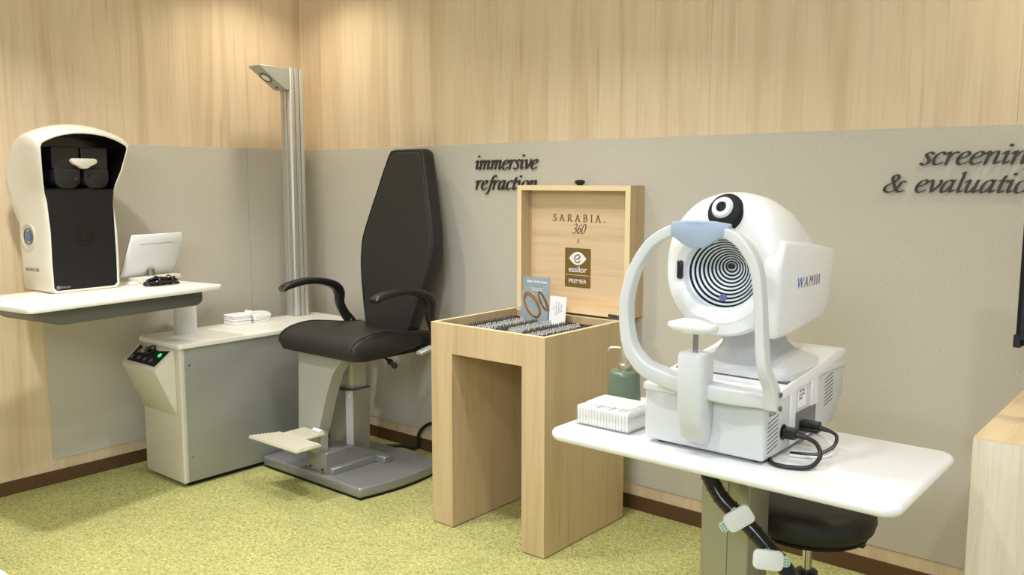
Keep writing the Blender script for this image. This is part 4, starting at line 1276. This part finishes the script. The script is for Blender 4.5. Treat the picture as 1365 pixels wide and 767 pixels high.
# right side details: vents, labels, sockets
for yv, zt in ((-1.115, .826), (-0.745, .872)):
    vb = NB()
    for k in range(8):
        z = zt-k*.0105
        b2 = box(3.3135, 3.3150, yv-.030, yv+.030, z, z+.002)
        for v in b2.verts:
            v.co.z += (v.co.y-yv)*.16
        add(vb, b2)
    part('vent', vb, 'darkgrey', wm)
tl = text_bm('AC 100-240V\nMADE IN EU', 0.0075, .0003, align='LEFT')
tl.transform(basis((3.3146, -1.140, .846), (0, 1, 0), (0, 0, 1)))
part('rating_text', tl, 'greyprint', wm, smooth=False)
part('side_column', box(3.313, 3.319, -1.018, -.985, .740, .880, .002, 1), 'white', wm)
part('side_column', box(3.313, 3.319, -.88, -.835, .815, .893, .002, 1), 'white', wm)
part('connector_bay', box(3.3125, 3.3155, -.975, -.84, .745, .815), 'greyprint', wm)
sk = part('rating_plate', box(3.3125, 3.3155, -.962, -.912, .825, .885), 'paper', wm)
tl = text_bm('1868\nREF 800\nSN 2023\nIPX0', 0.010, .0003, align='LEFT')
tl.transform(basis((3.3158, -.958, .875), (0, 1, 0), (0, 0, 1)))
part('rating_plate_text', tl, 'greyprint', sk, smooth=False)
part('power_inlet', cyl((3.312, -1.052, .782), (3.3165, -1.052, .782), .020, n=24), 'blackp', wm)
# power cable with plug
pw = thing('power_cable', 'black power cable plugged in nearest the front corner of the ring machine', 'cable', (3.38, -1.05, DT))
part('plug', box(3.317, 3.350, -1.068, -1.036, .770, .795, .003, 2), 'blackp', pw)
part('strain_relief', cyl((3.350, -1.052, .782), (3.376, -1.052, .779), .009, .006, n=14), 'blackp', pw)
part('cord', tube([(3.374, -1.052, .779), (3.400, -1.055, .770), (3.418, -1.075, .748), (3.410, -1.115, .729), (3.372, -1.140, .7265), (3.330, -1.140, .7265), (3.300, -1.100, .7265)], .0055, 10, 8), 'blackp', pw)
pw = thing('signal_cable', 'black cable plugged in at the connector bay behind the first plug', 'cable', (3.38, -.93, DT))
for z in (.778, .764):
    part('plug', box(3.317, 3.365, -.955, -.925, z, z+.012, .002, 1), 'blackp', pw)
part('strain_relief', cyl((3.365, -.940, .777), (3.392, -.940, .774), .007, .005, n=12), 'blackp', pw)
part('cord', tube([(3.390, -.940, .774), (3.410, -.945, .766), (3.412, -.968, .745), (3.385, -1.00, .727), (3.350, -1.02, .7255), (3.325, -1.03, .7255)], .0045, 8, 8), 'blackp', pw)
solo('white_cable', tube([(3.318, -.905, .757), (3.350, -.915, .752), (3.385, -.93, .745), (3.410, -.96, .733), (3.405, -1.00, .7245), (3.37, -1.03, .7245), (3.33, -1.045, .7245)], .0035, 8, 8), 'white',
     'thin white cable curling on the desk behind the black cables', 'cable', (3.37, -.97, DT))

# ---- soap bottle
sb = thing('soap_dispenser', 'olive green soap bottle with champagne metal pump on white desk corner', 'bottle', (2.790, -0.962, DT))
bx_, by_ = 2.790, -0.962
part('bottle', lathe([(.046, 0), (.0495, .004), (.0485, .06), (.045, .118), (.043, .126), (.037, .131), (.015, .132)], (bx_, by_, DT), (0, 0, 1), 40), 'olive', sb)
pm = part('pump', lathe([(.017, .131), (.018, .133), (.018, .149), (.016, .151), (.0105, .152), (.0105, .166), (.0125, .167), (.0125, .202), (.011, .204)], (bx_, by_, DT), (0, 0, 1), 28), 'champ', sb)
part('spout', tube([(bx_, by_, DT+.196), (bx_-.026, by_-.014, DT+.198), (bx_-.038, by_-.021, DT+.195), (bx_-.043, by_-.024, DT+.187)], lambda t: .0048-.002*t, 10, 5), 'champ', pm)
# ---- clear box of tissues
KX0, KX1, KY0, KY1, KH = 2.745, 2.925, -1.150, -1.030, .052
rt = math.radians(3)
kb = thing('tissue_tray', 'clear acrylic tray of folded white tissues at the left end of the white desk', 'tray', (2.835, -1.09, DT))
wlt = .003
part('tray_floor', box(KX0, KX1, KY0, KY1, DT, DT+.003), 'acrylic', kb)
for b_ in ((KX0, KX1, KY0, KY0+wlt), (KX0, KX1, KY1-wlt, KY1), (KX0, KX0+wlt, KY0+wlt, KY1-wlt), (KX1-wlt, KX1, KY0+wlt, KY1-wlt)):
    part('tray_wall', box(b_[0], b_[1], b_[2], b_[3], DT+.003, DT+KH), 'acrylic', kb)
tsm = None
for row in range(1):
    for k in range(17):
        x = KX0+.006+k*.0099
        s = prism(rrect(KY0+.006, KY1-.006, DT+.004, DT+.056+.003*math.sin(k*1.7), .004, 3), 'x', x, x+.0088, .0015, 1)
        o = solo('folded_tissue', s, 'paper', 'white folded tissue standing in the clear tray', 'tissue', (x+.0045, -1.09, DT+.004), 'folded tissues in the clear tray')
def crumple(x0, x1, y0, y1, z, amp, seed, tilt=0):
    rnd = random.Random(seed)
    nx, ny = 9, 7
    bm = NB()
    g = []
    for i in range(nx):
        r_ = []
        for j in range(ny):
            r_.append(bm.verts.new((x0+(x1-x0)*i/(nx-1), y0+(y1-y0)*j/(ny-1), z+rnd.uniform(-amp, amp)+tilt*j/(ny-1))))
        g.append(r_)
    for i in range(nx-1):
        for j in range(ny-1):
            bm.faces.new((g[i][j], g[i+1][j], g[i+1][j+1], g[i][j+1]))
    ex = bmesh.ops.solidify(bm, geom=bm.faces[:], thickness=.002)
    return bm
solo('tissue', crumple(KX0+.03, KX1-.004, KY0+.012, KY1-.012, DT+.0675, .0010, 3, .003), 'paper', 'single loose tissue laid over the folded ones in the clear tray', 'tissue', (2.85, -1.09, DT+.06), angle=80)

# ---- stool
sc = (3.238, -0.645)
st = thing('stool', 'round black leather stool with chrome gas lift under the white desk', 'stool', (sc[0], sc[1], 0))
ZS = .388
su = part('seat', lathe([(.10, ZS), (.165, ZS+.003), (.181, ZS+.018), (.188, ZS+.042), (.184, ZS+.066), (.168, ZS+.084), (.13, ZS+.092), (.05, ZS+.094)], (sc[0], sc[1], 0), (0, 0, 1), 56), 'leather', st, angle=70)
part('seat_pan', lathe([(.11, ZS-.012), (.165, ZS-.006), (.168, ZS+.003)], (sc[0], sc[1], 0), (0, 0, 1), 40), 'blackm', st)
part('gas_lift', cyl((sc[0], sc[1], .20), (sc[0], sc[1], ZS-.01), .014, n=20), 'chrome', st, 'chrome gas lift')
part('lift_sleeve', lathe([(.026, .09), (.026, .235), (.032, .240), (.032, .253), (.02, .256)], (sc[0], sc[1], 0), (0, 0, 1), 28), 'blackp', st)
lvv = part('lever', box(sc[0]+.02, sc[0]+.15, sc[1]-.004, sc[1]+.004, ZS-.020, ZS-.014), 'blackp', st)
part('lever_paddle', box(sc[0]+.10, sc[0]+.16, sc[1]+.0, sc[1]+.022, ZS-.024, ZS-.012, .002, 1), 'blackp', lvv)
for k in range(5):
    a = 2*PI*k/5+.94
    d = Vector((math.cos(a), math.sin(a), 0))
    c0 = Vector((sc[0], sc[1], 0))
    part('base_arm', tube([c0+d*.02+Vector((0, 0, .095)), c0+d*.11+Vector((0, 0, .085)), c0+d*.20+Vector((0, 0, .065))], .014, 10, 4), 'blackp', st)
    e = c0+d*.20
    pp = d.cross(Vector((0, 0, 1)))
    cst = part('caster', cyl(e+pp*.02+Vector((0, 0, .026)), e-pp*.02+Vector((0, 0, .026)), .026, n=20, b=.004), 'blackp', st)
    part('caster_stem', cyl(e+Vector((0, 0, .03)), e+Vector((0, 0, .07)), .006, n=10), 'chrome', cst)

# ================================================================== RIGHT CABINET, MONITOR
RX0, RY0, RT = 3.664, -0.673, 0.750
rc = thing('wooden_counter', 'pale maple counter unit standing at right edge against the wall', 'cabinet', (4.3, -0.34, 0))
part('side_board', box(RX0, RX0+.022, RY0, -0.004, 0.004, RT-.002, .001, 1), 'counter_wood', rc)
part('front_board', box(RX0+.022, 5.0, RY0, RY0+.020, 0.004, RT-.002, .001, 1), 'counter_wood', rc)
part('worktop', box(RX0, 5.0, RY0, -0.004, RT-.002, RT+.0, .0005, 1), 'top_wood', rc)
part('body', box(RX0+.022, 5.0, RY0+.020, -0.004, 0.0, RT-.03), 'counter_wood', rc)
tb_ = thing('wooden_tray', 'low brown wooden tray on the counter at the right edge', 'tray', (3.95, -0.30, RT))
part('tray_board', box(3.735, 4.15, -.42, -.12, RT, RT+.010, .002, 1), 'desk_wood', tb_)
for b_ in ((3.735, 4.15, -.42, -.41), (3.735, 4.15, -.13, -.12), (3.735, 3.745, -.41, -.13)):
    part('tray_rim', box(b_[0], b_[1], b_[2], b_[3], RT+.010, RT+.028, .001, 1), 'desk_wood', tb_)
rm = thing('wall_monitor', 'black framed monitor cut off by the right edge, mounted above the counter', 'monitor', (4.0, -0.02, 1.1))
mx0 = 3.697
TM = Matrix.Translation((mx0, -.40, .955)) @ Matrix.Rotation(math.radians(-8), 4, 'Z')
part('frame', xform(box(0, .56, .0, .03, .0, .36, .004, 2), TM), 'blackm', rm)
part('screen', xform(box(.012, .548, -.0015, .0, .018, .345), TM), 'glass', rm, 'dark screen')
part('corner_cap', xform(box(-.004, .014, -.004, .02, -.006, .03, .002, 1), TM), 'blackp', rm)
part('bracket', box(3.92, 4.02, -.44, 0.0, 1.07, 1.15, .004, 1), 'blackm', rm)
# pale table corner close to the camera, bottom left of the view
nt_ = thing('low_table', 'pale low table whose rounded corner peeks in at the bottom left', 'table', (1.3, -2.75, 0))
LTZ = .30
part('top', prism(rrect(1.0, 1.66, -2.80, -2.222, .05), 'z', LTZ-.02, LTZ, .004, 2), 'lam', nt_)
for x in (1.06, 1.60):
    for y in (-2.76, -2.30):
        part('leg', cyl((x, y, 0), (x, y, LTZ-.02), .014, n=16), 'lam', nt_)
